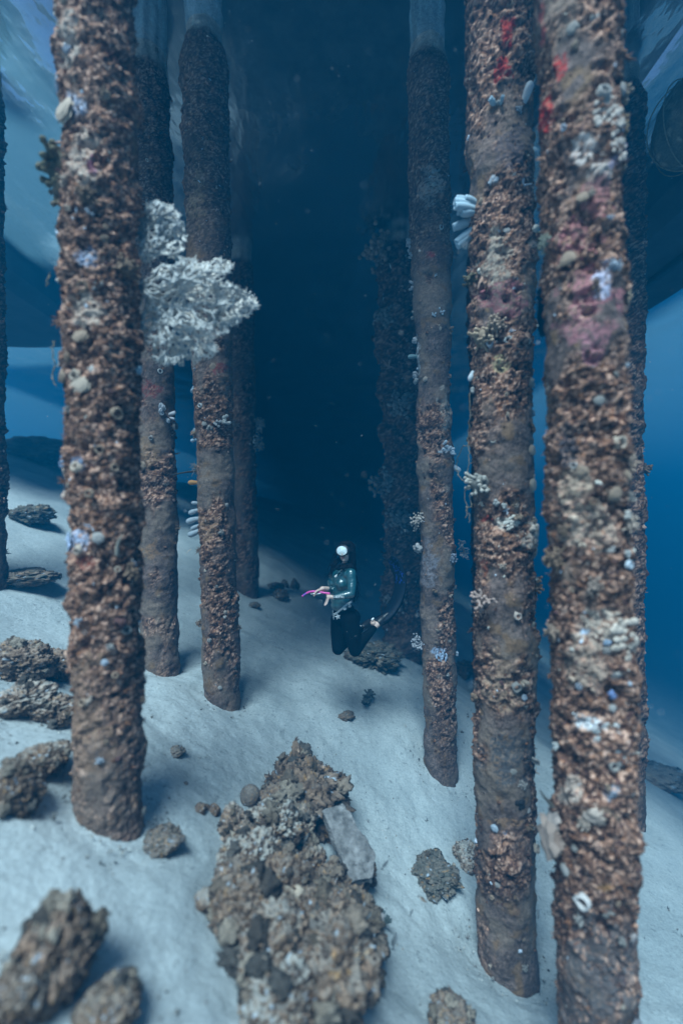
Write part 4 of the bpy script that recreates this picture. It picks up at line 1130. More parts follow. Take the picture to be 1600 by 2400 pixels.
# ------------------------------------------------------------------ rocks
def rock(px, py, wpx, hpx, label, cat='rock', name='coral_rock', seed=0, rough=1.0, dust=.5, dark=(.085, .066, .054), light=(.21, .165, .13), sub=6, dfac=1.0, lean=0.0, spiky=0.0, group=None, sink=.36, point=0.0):
    """(px, py) is the lower middle of the rock in the photo, wpx x hpx its size there"""
    g = ground_hit(px, py)
    d = g.y + .02
    rx = wpx / F * d / 2; rz = hpx / F * d / 2; ry = rx * dfac
    c = Vector((g.x, g.y + ry * .7, 0))
    # the foot of the rock shows at py; its centre stands above
    c.z = g.z + rz * (1 - sink)
    V, T = ICO[sub]
    s = seed
    D = V * 1.0
    n = fbm(V, 1.3, 3, s) * .45
    r = 1 - np.abs(fbm(V, 3.2, 4, s + 3, .6)) * 2
    d1, d2, ci = worley(V, 5.5, s + 5)
    e1, _, ci2 = worley(V, 13, s + 8)
    disp = 1 + rough * (n + .16 * (r - .6) + .13 * (.7 - d1) + .06 * (.7 - e1)) + .03 * fbm(V, 14, 3, s + 12)
    disp = disp + rough * (.10 * (1 - np.abs(fbm(V, 8, 3, s + 50, .6)) * 2.2) - .16 * sstep(.15, .45, fbm(V, 5.5, 2, s + 52)) + .05 * (1 - np.abs(fbm(V, 20, 2, s + 51)) * 2))
    if spiky:
        disp = disp + spiky * np.clip(fbm(V, 3.2, 2, s + 40) - .05, 0, 1) * .8
    W = V * disp[:, None] * np.array((rx, ry, rz))
    if point:
        k = np.clip(W[:, 2] / rz, -1, 1.6)
        W[:, :2] *= (1 - point * np.clip(k, 0, 1.3) * .62)[:, None]
    W[:, 0] += lean * W[:, 2]
    W = W + np.array(c)
    up = np.gradient(W[:, 2]) * 0
    me_n = V.copy()
    mixv = sstep(.25, .75, .5 * ci2 + .5 * ci + .25 * n)[:, None]
    col = np.asarray(dark) * (1 - mixv) + np.asarray(light) * mixv
    col = col * (1 + .25 * fbm(V, 22, 3, s + 20))[:, None]
    col = col * np.array((1.12, .93, .84))
    og = (ci2 > .95)[:, None]
    col = np.where(og, np.array((.30, .17, .08)), col)
    bl = (ci2 < .02)[:, None]
    col = np.where(bl, np.array((.36, .42, .50)), col)
    # sand settled on the upper faces
    me = mesh_data(name, W, T, M_ROCK, col)
    nrm = np.zeros(len(W) * 3, np.float32); me.vertices.foreach_get('normal', nrm)
    nz = nrm.reshape(-1, 3)[:, 2]
    du = (sstep(.5, 1.0, nz + .55 * fbm(W, 9, 3, s + 30)) * dust * .8)[:, None]
    col = col * (1 - du) + np.array((.50, .49, .46)) * du
    a = me.color_attributes['tint']
    buf = np.ones((len(W), 4), np.float32); buf[:, :3] = np.clip(col, .02, .7); a.data.foreach_set('color', buf.ravel())
    o = link(name, me)
    # origin at the rock's foot
    base = Vector((c.x, c.y, c.z - rz))
    me.transform(Matrix.Translation(-base)); o.location = base
    o.matrix_world = Matrix.Translation(base)
    tag(o, label, cat, group)
    if rough > .5 and sub > 4 and name == 'coral_rock':
        rs = np.random.RandomState(seed + 900)
        nb = int(90 + 200 * min(1.5, wpx * hpx / 20000.0))
        up_ = np.where(nz > -.3)[0]
        k = up_[rs.randint(len(up_), size=nb)]
        NN = nrm.reshape(-1, 3)[k] + .4 * rs.randn(nb, 3); NN /= np.linalg.norm(NN, axis=1)[:, None]
        pal = np.array([(.30, .24, .19), (.16, .12, .09), (.07, .056, .048), (.40, .32, .255), (.24, .18, .14), (.11, .095, .085), (.20, .13, .08), (.40, .44, .48)])
        cc = pal[np.searchsorted(np.cumsum([.2, .22, .2, .08, .16, .1, .03, .01]), rs.rand(nb) * .999)] * rs.uniform(.5, 1.0, nb)[:, None]
        cc = cc * np.array((1.12, .93, .84))
        if max(dark) < .08: cc = cc * .55
        sz = min(rx, rz) * .05 * np.exp(.5 * rs.randn(nb)) + .004
        mbk = MB(); kd = rs.rand(nb)
        for _ in range(13):
            i_ = up_[rs.randint(len(up_))]
            rr = min(rx, rz) * rs.uniform(.12, .34)
            cl = pal[rs.randint(6)] * rs.uniform(.6, 1.15) * (.6 if max(dark) < .075 else 1)
            lump_into(mbk, W[i_], rr, cl * .85, 3, 1.15, 2.6, squash=(1, 1, rs.uniform(.6, 1.3)), seed=int(rs.randint(9999)))
        for nm, a_, b_, s_ in (('lump', 0, .55, 1), ('shell', .55, .75, 1.3), ('ring', .75, .85, .8), ('tuft', .85, 1.01, 1.4)):
            w_ = (kd >= a_) & (kd < b_)
            if w_.any(): scatter(mbk, nm, W[k[w_]], NN[w_], sz[w_] * s_, cc[w_], rs)
        tag(link('encrusting_growth', mbk.data('encrusting_growth', M_ROCK, False), o), kind='stuff')
    return o, c, (rx, ry, rz)

rock(700, 1922, 170, 128, 'pointed craggy coral head at the top of the rubble heap in the middle foreground', seed=1, rough=1.35, dust=.1, spiky=.8, point=.6, dfac=.8)
rock(770, 1905, 70, 75, 'small knobbly coral lump leaning against the right of the pointed coral head', seed=2, rough=1.1, dust=.1, spiky=.7, dfac=.8, sub=5)
rock(640, 1900, 70, 50, 'low craggy coral lump at the left foot of the pointed coral head', seed=3, rough=1.1, dust=.2, sub=5)
rock(545, 1985, 64, 82, 'sand dusted knobbly rock at the upper left of the rubble heap, below the round stone', seed=4, rough=1.0, dust=.55, light=(.34, .29, .25), sub=5)
rock(635, 2020, 120, 125, 'sandy pale rock in the upper middle of the rubble heap, under the coral head', seed=5, rough=1.0, dust=.75)
rock(690, 1990, 80, 70, 'dark hollowed rock between the coral head and the flat slab', seed=6, rough=1.1, dust=.3, sub=5)
rock(720, 2060, 70, 60, 'sandy rock chip heap below the flat slab, in the rubble heap', seed=7, rough=1.0, dust=.6, sub=5)
rock(578, 2085, 120, 100, 'grey brown rounded rock at the left edge of the rubble heap', seed=8, rough=1.1, dust=.7)
rock(655, 2150, 120, 130, 'sponge covered rock in the middle of the rubble heap with hollow tubes on it', seed=9, rough=1.0, dust=.25)
rock(560, 2215, 150, 150, 'broad dark rock at the lower left of the rubble heap', seed=10, rough=.9, dust=.2)
rock(765, 2170, 115, 100, 'dark brown lump in the middle right of the rubble heap, below the slab', seed=11, rough=.9, dust=.08, dark=(.10, .085, .07), light=(.24, .20, .17))
rock(825, 2280, 135, 150, 'large dark bushy rock at the right edge of the rubble heap', seed=12, rough=1.0, dust=.05, dark=(.085, .08, .07), light=(.22, .19, .16), spiky=.3)
rock(735, 2260, 150, 140, 'brown rock with pale knobs at the lower middle of the rubble heap', seed=13, rough=.95, dust=.2)
rock(640, 2330, 170, 150, 'sand streaked rock near the bottom edge of the picture, left part of the rubble heap', seed=14, rough=1.0, dust=.5)
rock(775, 2420, 210, 210, 'wide rock cut by the bottom edge, right part of the rubble heap', seed=15, rough=1.0, dust=.3)
rock(640, 2470, 150, 130, 'pale crumbly rock cut by the bottom edge, left part of the rubble heap', seed=16, rough=1.1, dust=.7)
rock(482, 2145, 52, 50, 'small brown spotted stone on sand just left of the rubble heap', seed=17, rough=.9, dust=.5, sub=4)
rock(583, 1896, 46, 46, 'smooth round dark stone on sand left of the pointed coral head', 'rock', 'round_stone', seed=18, rough=.12, dust=.1, dark=(.13, .125, .12), light=(.17, .16, .15), sub=5, sink=.1)
rock(706, 2105, 62, 66, 'smooth round brown stone on the rubble heap below the sandy chips', 'rock', 'round_stone', seed=19, rough=.12, dust=.05, dark=(.13, .11, .09), light=(.18, .15, .13), sub=5, sink=.0)
rock(592, 2055, 54, 60, 'smooth round grey stone on the left of the rubble heap', 'rock', 'round_stone', seed=20, rough=.12, dust=.1, dark=(.13, .12, .11), light=(.18, .16, .14), sub=5, sink=.0)
rock(465, 1916, 26, 30, 'small upright stub left of the round stone, first in a short row', seed=21, rough=.8, dust=.1, sub=4)
rock(500, 1915, 24, 28, 'small upright stub just left of the round stone, last in a short row', seed=22, rough=.8, dust=.1, sub=4)
rock(480, 1906, 18, 18, 'tiny stone between two small stubs left of the round stone', seed=23, rough=.8, dust=.1, sub=4)
# left side rocks
rock(28, 1592, 120, 84, 'broad brown boulder at the left edge, farthest of the left rubble', seed=30, rough=1.0, dust=.25, light=(.28, .225, .185), dfac=.8)
rock(112, 1590, 96, 64, 'brown boulder touching the thick left pile, beside the broad one at the edge', seed=130, rough=1.0, dust=.2, light=(.28, .225, .185), dfac=.8)
rock(36, 1676, 104, 66, 'pale craggy rock below the broad boulder at the left edge', seed=31, rough=1.1, dust=.6, light=(.36, .30, .255), dfac=.8)
rock(112, 1694, 92, 60, 'pale craggy rock below the brown boulder, touching the thick left pile', seed=131, rough=1.1, dust=.55, light=(.34, .28, .235), dfac=.8)
rock(78, 1822, 92, 62, 'knobbly sandy rock by the left edge, left of the foot of the thick pile', seed=33, rough=1.0, dust=.5, lean=.2)
rock(20, 1915, 90, 130, 'grey brown rock cut by the left edge, below the knobbly sandy rock', seed=34, rough=.9, dust=.4)
rock(95, 2370, 170, 235, 'tall pointed brown rock in the lower left corner', seed=35, rough=.85, dust=.2, light=(.32, .24, .19), point=.55, lean=.18)
rock(10, 2430, 110, 130, 'blurred brown rock cut by the lower left corner', seed=36, rough=.9, dust=.3)
rock(235, 2440, 130, 90, 'low grey rock at the bottom edge right of the tall pointed rock', seed=37, rough=.8, dust=.3)
rock(372, 2000, 80, 28, 'low dark ridge of rubble trailing right from the foot of the thick left pile', seed=38, rough=1.1, dust=.0, dark=(.08, .085, .08), light=(.2, .19, .18), sub=5)
# right side
rock(1010, 2090, 104, 38, 'low dark algae covered patch on sand left of the red patched pile', seed=40, rough=1.1, dust=.05, dark=(.075, .085, .08), light=(.16, .16, .15), spiky=.6)
rock(1100, 2040, 60, 48, 'pale small rock touching the red patched pile', seed=42, rough=.9, dust=.7, light=(.5, .46, .42), sub=5)
rock(1066, 2455, 90, 80, 'dark rock at the bottom edge left of the foot of the red patched pile', seed=43, rough=.8, dust=.2, lean=-.2)
# behind
rock(880, 1565, 110, 46, 'low rubble patch on the sand behind the knees of the diver', seed=50, rough=1.1, dust=.2, dark=(.06, .075, .07), light=(.14, .14, .12), spiky=.5)
rock(830, 1550, 40, 24, 'small dark stone left of the rubble patch behind the diver', seed=51, rough=1.0, dust=.2, sub=4)
rock(655, 1412, 34, 30, 'small dark sea whip covered stone left of the diver', seed=52, rough=1.1, dust=.1, dark=(.07, .09, .09), spiky=.6, sub=4)
rock(640, 1385, 44, 18, 'dark flat stone far left of the diver near the dim smooth pile', seed=53, rough=1.0, dust=.1, dark=(.07, .09, .09), sub=4)
rock(690, 1386, 20, 34, 'dark upright stone in the distance left of the diver, right one of two', seed=54, rough=.8, dust=.0, dark=(.05, .07, .07), point=.5, sub=4)
rock(666, 1380, 18, 24, 'dark upright stone in the distance left of the diver, left one of two', seed=55, rough=.8, dust=.0, dark=(.05, .07, .07), sub=4)
rock(595, 1425, 24, 14, 'dark pebble on sand right of the foot of the dim smooth pile', seed=56, rough=1.0, dust=.1, dark=(.08, .1, .1), sub=4)
rock(812, 1688, 36, 12, 'small flat dark stone on the sand below the diver', seed=57, rough=1.1, dust=.1, dark=(.1, .11, .11), sub=4)
rock(405, 1775, 40, 14, 'flat dark stone on sand right of the thick left pile', seed=58, rough=1.0, dust=.3, dark=(.1, .1, .1), sub=4)
rock(432, 1848, 14, 14, 'single small dark pebble on bare sand right of the thick left pile', seed=59, rough=.8, dust=.1, dark=(.09, .09, .09), sub=4)
rock(55, 1225, 80, 44, 'dim dark bush of coral on the slope far behind the thick left pile', seed=60, rough=1.0, dust=.1, dark=(.06, .07, .06), light=(.14, .14, .12), spiky=.6, sub=5)
rock(30, 1370, 120, 34, 'dark flat rubble at the foot of the pile cut by the left edge', seed=61, rough=1.0, dust=.1, dark=(.07, .08, .07), sub=5)
rock(60, 1075, 230, 62, 'distant hazy reef ridge on the sand horizon at the left edge', 'reef', 'reef_ridge', seed=62, rough=.9, dust=.1, dark=(.12, .12, .11), light=(.22, .21, .19), dfac=.5)
rock(1180, 1620, 80, 40, 'dim bush of coral behind the gap between the two right piles', seed=63, rough=1.0, dust=.1, dark=(.08, .1, .09), spiky=.4, sub=5)
rock(1090, 1590, 50, 40, 'faint dark rubble right of the slim grey pile', seed=64, rough=1.0, dust=.1, dark=(.06, .08, .08), sub=4)
rock(1560, 1850, 120, 26, 'faint low rock on the slope at the right edge of the picture', seed=65, rough=1.0, dust=.4, sub=5)

# flat slab leaning on the heap
def slab():
    g = ground_hit(840, 2075)
    q = [(758, 1902), (806, 1880), (878, 2005), (872, 2056), (822, 2066)]
    dd = [g.y + .12, g.y + .20, g.y - .12, g.y - .22, g.y - .20]
    T0 = np.array([tuple(at(a, b, d)) for (a, b), d in zip(q, dd)])
    n = np.cross(T0[1] - T0[0], T0[3] - T0[0]); n /= np.linalg.norm(n)
    if n[1] > 0: n = -n
    import bmesh
    bm = bmesh.new()
    fr_ = [bm.verts.new(p) for p in T0]
    bk_ = [bm.verts.new(p - n * .07) for p in T0]
    bm.faces.new(fr_); bm.faces.new(bk_[::-1])
    for i in range(5):
        j = (i + 1) % 5
        bm.faces.new((fr_[j], fr_[i], bk_[i], bk_[j]))
    bmesh.ops.recalc_face_normals(bm, faces=bm.faces[:])
    bmesh.ops.triangulate(bm, faces=bm.faces[:])
    for _ in range(5):
        bmesh.ops.subdivide_edges(bm, edges=bm.edges[:], cuts=1, use_grid_fill=True)
    V = np.array([v.co[:] for v in bm.verts]); N = np.array([v.normal[:] for v in bm.verts])
    h = .026 * fbm(V, 7, 4, 90) + .012 * fbm(V * np.array((1, 1, .3)), 30, 3, 91)
    W = V + N * h[:, None]
    fs = np.array([[v.index for v in f.verts] for f in bm.faces if len(f.verts) == 3])
    bm.free()
    c = np.array((.20, .19, .19)) * (1 + .7 * fbm(V * np.array((1, 1, .3)), 25, 3, 92))[:, None]
    o = link('concrete_slab', mesh_data('concrete_slab', W, fs, M_ROCK, c))
    tag(o, 'flat grey broken concrete slab lying on the right of the rubble heap', 'slab')
    # stones it rests on
slab()
rock(850, 2085, 60, 60, 'stone under the lower end of the flat slab', seed=70, rough=.9, dust=.5, sub=5)

def extra_growth(kind, px, py, size, col, label, cat, var=0, tilt=(0, -.5, 1)):
    g = ground_hit(px, py)
    me = growth_cached(kind, col, var)
    o = bpy.data.objects.new(kind, me); COL.objects.link(o)
    q = Vector(tilt).to_track_quat('Z', 'Y')
    s = size / F * g.y
    o.matrix_world = Matrix.Translation(g + Vector((0, 0, .0))) @ q.to_matrix().to_4x4() @ Matrix.Scale(s, 4)
    tag(o, label, cat)
extra_growth('tube_sponge', 668, 2080, 60, (.40, .35, .32), 'cluster of hollow tube sponges standing up in the middle of the rubble heap', 'sponge', 2)
extra_growth('coral_clump', 800, 2105, 70, (.16, .13, .10), 'dark branched coral clump on the right of the rubble heap', 'coral', 3)
extra_growth('coral_clump', 545, 2130, 60, (.30, .26, .22), 'grey branched coral clump on the left of the rubble heap', 'coral', 4)
extra_growth('branching_coral', 885, 2180, 60, (.07, .09, .09), 'dark twiggy coral sticking out of the right edge of the rubble heap', 'coral', 1, (.6, -.3, 1))
extra_growth('branching_coral', 850, 1650, 56, (.10, .12, .12), 'spindly bent twig on the sand below the fin', 'coral', 3, (.3, -.2, .6))
extra_growth('algae_tuft', 985, 2060, 46, (.07, .10, .09), 'dark algae tuft on the algae covered patch', 'algae', 4)
extra_growth('sponge', 610, 2290, 26, (.50, .58, .66), 'pale blue sponge dot on the lower left of the rubble heap', 'sponge', 2)
extra_growth('sponge', 744, 1990, 20, (.60, .66, .70), 'small white sponge beside the flat slab', 'sponge', 3)
extra_growth('sponge', 745, 2245, 40, (.30, .20, .13), 'orange brown sponge low in the rubble heap', 'sponge', 4)
extra_growth('sponge', 765, 2290, 26, (.50, .50, .48), 'pale oval sponge low in the rubble heap, under the orange brown one', 'sponge', 5)
extra_growth('algae_tuft', 660, 1395, 26, (.06, .09, .09), 'dark feathery tuft on sand left of the diver', 'algae', 2)

# pebbles and shell grit on the sand
def grit():
    rs = np.random.RandomState(44)
    n = 14000
    x = rs.uniform(-3.6, 3.4, n); y = 1.5 + 9 * rs.rand(n) ** 1.5
    cl = fbm(np.stack([x, y, 0 * x], 1), .9, 3, 8)
    k = cl + .35 * rs.rand(n) > .12
    x, y = x[k], y[k]
    for kk in PILES:
        if kk in 'LHMPG' or kk[0] == 'X': continue
        pb_, _ = pile_xy(kk); m_ = 170
        t_ = rs.rand(m_) * 6.28; r_ = PILES[kk][4] + .04 + np.abs(rs.randn(m_)) * .16
        x = np.concatenate([x, pb_.x + r_ * np.cos(t_)]); y = np.concatenate([y, pb_.y + r_ * np.sin(t_)])
    z = ground_z(x, y) + .0
    P = np.stack([x, y, z], 1)
    near = np.exp(-((x / 6) ** 2 + ((y - 4) / 6) ** 2))
    P[:, 2] += near * (0.030 * fbm(P, 5, 3, 51) + 0.010 * fbm(P, 18, 2, 77)) - .002
    N = np.tile((0, 0, 1.0), (len(x), 1)) + .3 * rs.randn(len(x), 3); N /= np.linalg.norm(N, axis=1)[:, None]
    size = .005 * np.exp(.55 * rs.randn(len(x)))
    pal = np.array([(.16, .15, .14), (.10, .10, .10), (.30, .27, .24), (.55, .53, .50), (.22, .2, .19)])
    col = pal[rs.randint(5, size=len(x))]
    mb = MB()
    kd = rs.rand(len(x))
    for nm, a, b, s in (('lump', 0, .7, 1), ('shell', .7, .9, 1.4), ('tuft', .9, 1.01, 1.6)):
        w = (kd >= a) & (kd < b)
        scatter(mb, nm, P[w], N[w], size[w] * s, col[w], rs)
    o = link('shell_grit', mb.data('shell_grit', M_ROCK, False)); tag(o, kind='stuff')
grit()

# ------------------------------------------------------------------ fish
def fish(px, py, d, length_px, ang, label, col=(.08, .09, .10), belly=(.30, .30, .30), slim=.2, turn=0.0, bend=0.0):
    """small fish; ang = heading in the picture plane (degrees, 0 = to the right), turn = heading into the depth"""
    L = length_px / F * d
    c0 = at(px, py, d)
    root = empty('fish', c0, label, 'fish', 'small fish')
    th, tn = math.radians(ang), math.radians(turn)
    fx = Vector((math.cos(th) * math.cos(tn), math.sin(tn), math.sin(th) * math.cos(tn)))
    up = Vector((-math.sin(th), 0, math.cos(th)))
    if up.z < 0: up = -up
    side = fx.cross(up)
    n, m = 12, 10
    V, C = [], []
    for i in range(n):
        t = i / (n - 1)
        s = .5 - t * .82
        h = slim * (math.sin(math.pi * min(1, t * .93 + .04)) ** .75) * .5
        cl = c0 + fx * s * L + up * bend * L * math.sin(t * 2.4)
        for j in range(m):
            a = j * 2 * math.pi / m
            V.append(tuple(cl + up * h * L * math.cos(a) + side * h * L * .55 * math.sin(a)))
            k = .5 - .5 * math.cos(a)
            C.append([a_ * (1 - k) + b_ * k for a_, b_ in zip(col, belly)])
    q = [(i * m + j, i * m + (j + 1) % m, (i + 1) * m + (j + 1) % m, (i + 1) * m + j) for i in range(n - 1) for j in range(m)]
    mb = MB(); mb.add(V, q, np.array(C))
    mb.add([V[j] for j in range(m)] + [tuple(c0 + fx * .52 * L)], [((j + 1) % m, j, m) for j in range(m)], col)
    link('body', mb.data('body', M_FISH), root)
    def finp(nm, pts):
        mb = MB()
        P = [tuple(c0 + fx * a * L + up * (b + bend * .6) * L) for a, b in pts]
        w = side * .008 * L
        V = [tuple(Vector(p) + w) for p in P] + [tuple(Vector(p) - w) for p in P]
        k = len(P)
        mb.add(V, [(0, i, i + 1) for i in range(1, k - 1)] + [(k, k + i + 1, k + i) for i in range(1, k - 1)], np.asarray(col) * .8)
        mb.add(V, [(i, (i + 1) % k, k + (i + 1) % k, k + i) for i in range(k)], np.asarray(col) * .8)
        link(nm, mb.data(nm, M_FISH, False), root)
    finp('tail_fin', [(-.28, 0), (-.5, .13), (-.43, 0), (-.5, -.13)])
    finp('dorsal_fin', [(.2, slim * .42), (0, slim * .75), (-.2, slim * .55), (-.22, slim * .2)])
fish(902, 2027, 2.6, 30, 55, 'small dark slender fish over sand just right of the flat slab')
fish(989, 2107, 2.5, 28, -40, 'small fish with an orange side over sand below the algae patch', (.12, .10, .09), (.50, .27, .12))
fish(964, 2139, 2.5, 20, 65, 'tiny dark fish over sand, below the orange sided one')
fish(924, 2207, 2.35, 44, 78, 'dark fish over sand beside the right edge of the rubble heap', slim=.24)
fish(717, 1965, 2.75, 26, 62, 'small dark fish in front of the sandy part of the rubble heap')
fish(444, 1292, 4.0, 16, 40, 'tiny pale curved fish between the two brown left piles', (.50, .42, .34), (.6, .55, .5), slim=.13, bend=.12)
fish(914, 623, 5.2, 14, -75, 'tiny silvery fish in the dark water left of the slim grey pile', (.45, .5, .5), (.6, .6, .6))
fish(898, 700, 5.6, 9, 85, 'tiny silvery speck of a fish below the other one left of the slim grey pile', (.45, .5, .5), (.6, .6, .6))
fish(497, 680, 2.42, 20, -60, 'small brown fish in front of the big sea fan', (.12, .10, .08), (.2, .17, .14))
fish(862, 2150, 2.4, 30, 55, 'dark fish hovering over the right side of the rubble heap')

# ------------------------------------------------------------------ lost fishing line
def line(name, pts, r, label, cat, col=(.2, .17, .12)):
    mb = MB()
    for ch in pts:
        P = catmull([at(*p) for p in ch], 8)
        tube(mb, P + .004 * np.random.randn(*P.shape), r, 5, col)
    o = link(name, mb.data(name, M_LINE)); tag(o, label, cat)
line('fishing_line', [[(1098, 920, 3.1), (1101, 980, 3.1), (1096, 1035, 3.12), (1099, 1075, 3.1), (1093, 1110, 3.1)], [(1101, 1045, 3.1), (1082, 1050, 3.2), (1070, 1090, 3.3), (1074, 1115, 3.25), (1092, 1130, 3.1)],
     [(1092, 1140, 3.1), (1088, 1165, 3.1), (1094, 1190, 3.1), (1090, 1215, 3.1)], [(1100, 1160, 3.1), (1105, 1185, 3.1), (1092, 1188, 3.1), (1096, 1205, 3.1), (1101, 1222, 3.1)]], .0028,
     'tangled brown fishing line hanging beside the left edge of the red patched pile', 'fishing line')
line('fishing_line', [[(128, 800, 2.42), (124, 830, 2.4), (130, 860, 2.4), (122, 880, 2.4), (132, 905, 2.4)], [(118, 640, 2.42), (113, 655, 2.42), (112, 672, 2.42)]], .003,
     'short looped line clinging to the left edge of the thick left pile', 'fishing line', (.16, .14, .12))

# ------------------------------------------------------------------ particles drifting in the water
def particles():
    rs = np.random.RandomState(9)
    n = 1500
    y = rs.uniform(1.2, 8, n)
    px = rs.uniform(20, 1590, n); py = rs.uniform(20, 1700, n)
    P = np.array([tuple(at(a, b, c)) for a, b, c in zip(px, py, y)])
    k = P[:, 2] > ground_z(P[:, 0], P[:, 1]) + .1
    P = P[k]
    N = rs.randn(len(P), 3); N /= np.linalg.norm(N, axis=1)[:, None]
    size = .0026 * np.exp(.5 * rs.randn(len(P)))
    mb = MB(); scatter(mb, 'lump', P, N, size, np.full((len(P), 3), .55), rs)
    o = link('drifting_particles', mb.data('drifting_particles', M_SPONGE, False)); tag(o, kind='stuff')
particles()
# ------------------------------------------------------------------ the diver
DD = 4.7
def Pd(px, py, dy=0.0):
    return at(px, py, DD + dy)

def ellipsoid(mb, c, r, rot=None, sub=4):
    V, T = ICO[sub]
    W = V * np.asarray(r)
    if rot is not None:
        W = W @ np.array(rot.to_matrix()).T
    mb.add(W + np.asarray(tuple(c)), T)

def capsule(mb, p0, p1, r0, r1, n=20, flat=1.0, fdir=None):
    p0, p1 = np.asarray(tuple(p0)), np.asarray(tuple(p1))
    u, v, d = frame(p1 - p0)
    if fdir is not None:
        f_ = np.asarray(tuple(fdir), float); f_ = f_ - d * f_.dot(d); f_ /= np.linalg.norm(f_)
        u = f_; v = np.cross(d, u)
    L = np.linalg.norm(p1 - p0)
    rings = []
    for a in np.linspace(-math.pi / 2, 0, 6)[1:]: rings.append((r0 * math.sin(a), r0 * math.cos(a)))
    for t in (.25, .5, .75): rings.append((L * t, r0 + (r1 - r0) * t))
    for a in np.linspace(0, math.pi / 2, 6)[:-1]: rings.append((L + r1 * math.sin(a), r1 * math.cos(a)))
    V = []
    th = np.arange(n) * 2 * math.pi / n
    for h, r in rings:
        V.append(p0 + d * h + r * (flat * np.outer(np.cos(th), u) + np.outer(np.sin(th), v)))
    V = np.concatenate(V)
    k = np.arange(n); q = []
    for i in range(len(rings) - 1):
        q.append(np.stack([i * n + k, i * n + (k + 1) % n, (i + 1) * n + (k + 1) % n, (i + 1) * n + k], 1))
    V = np.concatenate([V, [p0 - d * r0], [p1 + d * r1]])
    m = len(V)
    tri = np.concatenate([np.stack([np.full(n, m - 2), (k + 1) % n, k], 1), np.stack([np.full(n, m - 1), (len(rings) - 1) * n + k, (len(rings) - 1) * n + (k + 1) % n], 1)])
    b = mb.n
    mb.add(V, np.concatenate(q))
    mb.T.append(tri + b)

def chain(mb, pts, rad, **k):
    for i in range(len(pts) - 1):
        capsule(mb, pts[i], pts[i + 1], rad[i], rad[i + 1], **k)

def remesh(mb, name, material, voxel=.006, smooth=5, parent=None):
    me = mb.data(name + '_raw', None)
    ob = bpy.data.objects.new(name, me); COL.objects.link(ob)
    m = ob.modifiers.new('r', 'REMESH'); m.mode = 'VOXEL'; m.voxel_size = voxel; m.use_smooth_shade = True
    s = ob.modifiers.new('s', 'SMOOTH'); s.factor = .5; s.iterations = smooth
    dg = bpy.context.evaluated_depsgraph_get()
    new = bpy.data.meshes.new_from_object(ob.evaluated_get(dg))
    new.name = name
    bpy.data.objects.remove(ob)
    new.materials.clear(); new.materials.append(material)
    new.polygons.foreach_set('use_smooth', np.ones(len(new.polygons), bool))
    return link(name, new, parent)

diver = empty('person', Pd(812, 1440, 0), 'freediver with black hair, mask with reflections painted on the lens, teal top, black leggings and fins, holding a pink snorkel', 'person')

# skeleton (photo pixels and depth offset); she faces the lower left of the camera
head = Pd(811, 1293, .00)
neck0, neck1 = Pd(813, 1310, .03), Pd(808, 1334, .03)
chest = Pd(799, 1358, .01); belly = Pd(798, 1405, .0); pelvis = Pd(808, 1442, .02)
shL, shR = Pd(822, 1344, -.12), Pd(784, 1344, .14)
elL, wrL, haL = Pd(823, 1392, -.20), Pd(782, 1400, -.20), Pd(771, 1403, -.19)
elR, wrR, haR = Pd(787, 1392, .10), Pd(769, 1380, -.07), Pd(757, 1379, -.12)
hpL, knL, anL = Pd(820, 1452, -.05), Pd(832, 1524, -.10), Pd(880, 1466, .04)
hpR, knR, anR = Pd(796, 1452, .09), Pd(792, 1520, .00), Pd(850, 1470, .22)
FWD = Vector((-.72, -.69, 0))           # where the chest points
SIDE = Vector((.69, -.72, 0))           # her left
RZ = Quaternion((0, 0, 1), math.atan2(SIDE.y, SIDE.x))

def torso(mb, g=0.0, lo=True):
    ellipsoid(mb, chest, (.155 + g, .105 + g, .16 + g), RZ)
    ellipsoid(mb, chest + FWD * .055 + SIDE * .065 + Vector((0, 0, -.035)), (.062 + g, .062 + g, .062 + g), RZ)
    ellipsoid(mb, chest + FWD * .055 - SIDE * .065 + Vector((0, 0, -.035)), (.062 + g, .062 + g, .062 + g), RZ)
    ellipsoid(mb, chest.lerp(belly, .5), (.125 + g, .092 + g, .14 + g), RZ)
    ellipsoid(mb, belly, (.118 + g, .088 + g, .12 + g), RZ)
    capsule(mb, shR.lerp(chest, .25) + Vector((0, 0, .01)), shL.lerp(chest, .25) + Vector((0, 0, .01)), .062 + g, .062 + g)
def hips(mb, g=0.0):
    ellipsoid(mb, pelvis, (.150 + g, .115 + g, .115 + g), RZ)
    ellipsoid(mb, pelvis - FWD * .062 + SIDE * .055 + Vector((0, 0, -.03)), (.085 + g, .085 + g, .095 + g), RZ)
    ellipsoid(mb, pelvis - FWD * .062 - SIDE * .055 + Vector((0, 0, -.03)), (.085 + g, .085 + g, .095 + g), RZ)
def arms(mb, g=0.0):
    chain(mb, [shL, shL.lerp(elL, .5) + Vector((.01, 0, 0)), elL], [.052 + g, .045 + g, .038 + g])
    chain(mb, [elL, elL.lerp(wrL, .4), wrL], [.038 + g, .038 + g, .026 + g])
    chain(mb, [shR, shR.lerp(elR, .5), elR], [.052 + g, .045 + g, .038 + g])
    chain(mb, [elR, elR.lerp(wrR, .4), wrR], [.038 + g, .036 + g, .026 + g])
def legs(mb, g=0.0, end=1.0):
    for hp, kn, an in ((hpL, knL, anL), (hpR, knR, anR)):
        chain(mb, [hp, hp.lerp(kn, .5), kn], [.098 + g, .088 + g, .064 + g])
        a2 = kn.lerp(an, end)
        mid = kn.lerp(an, .38) - Vector((.012, 0, -.004))
        chain(mb, [kn, mid, kn.lerp(an, .7), a2], [.060 + g, .060 + g, .042 + g, .034 + g])

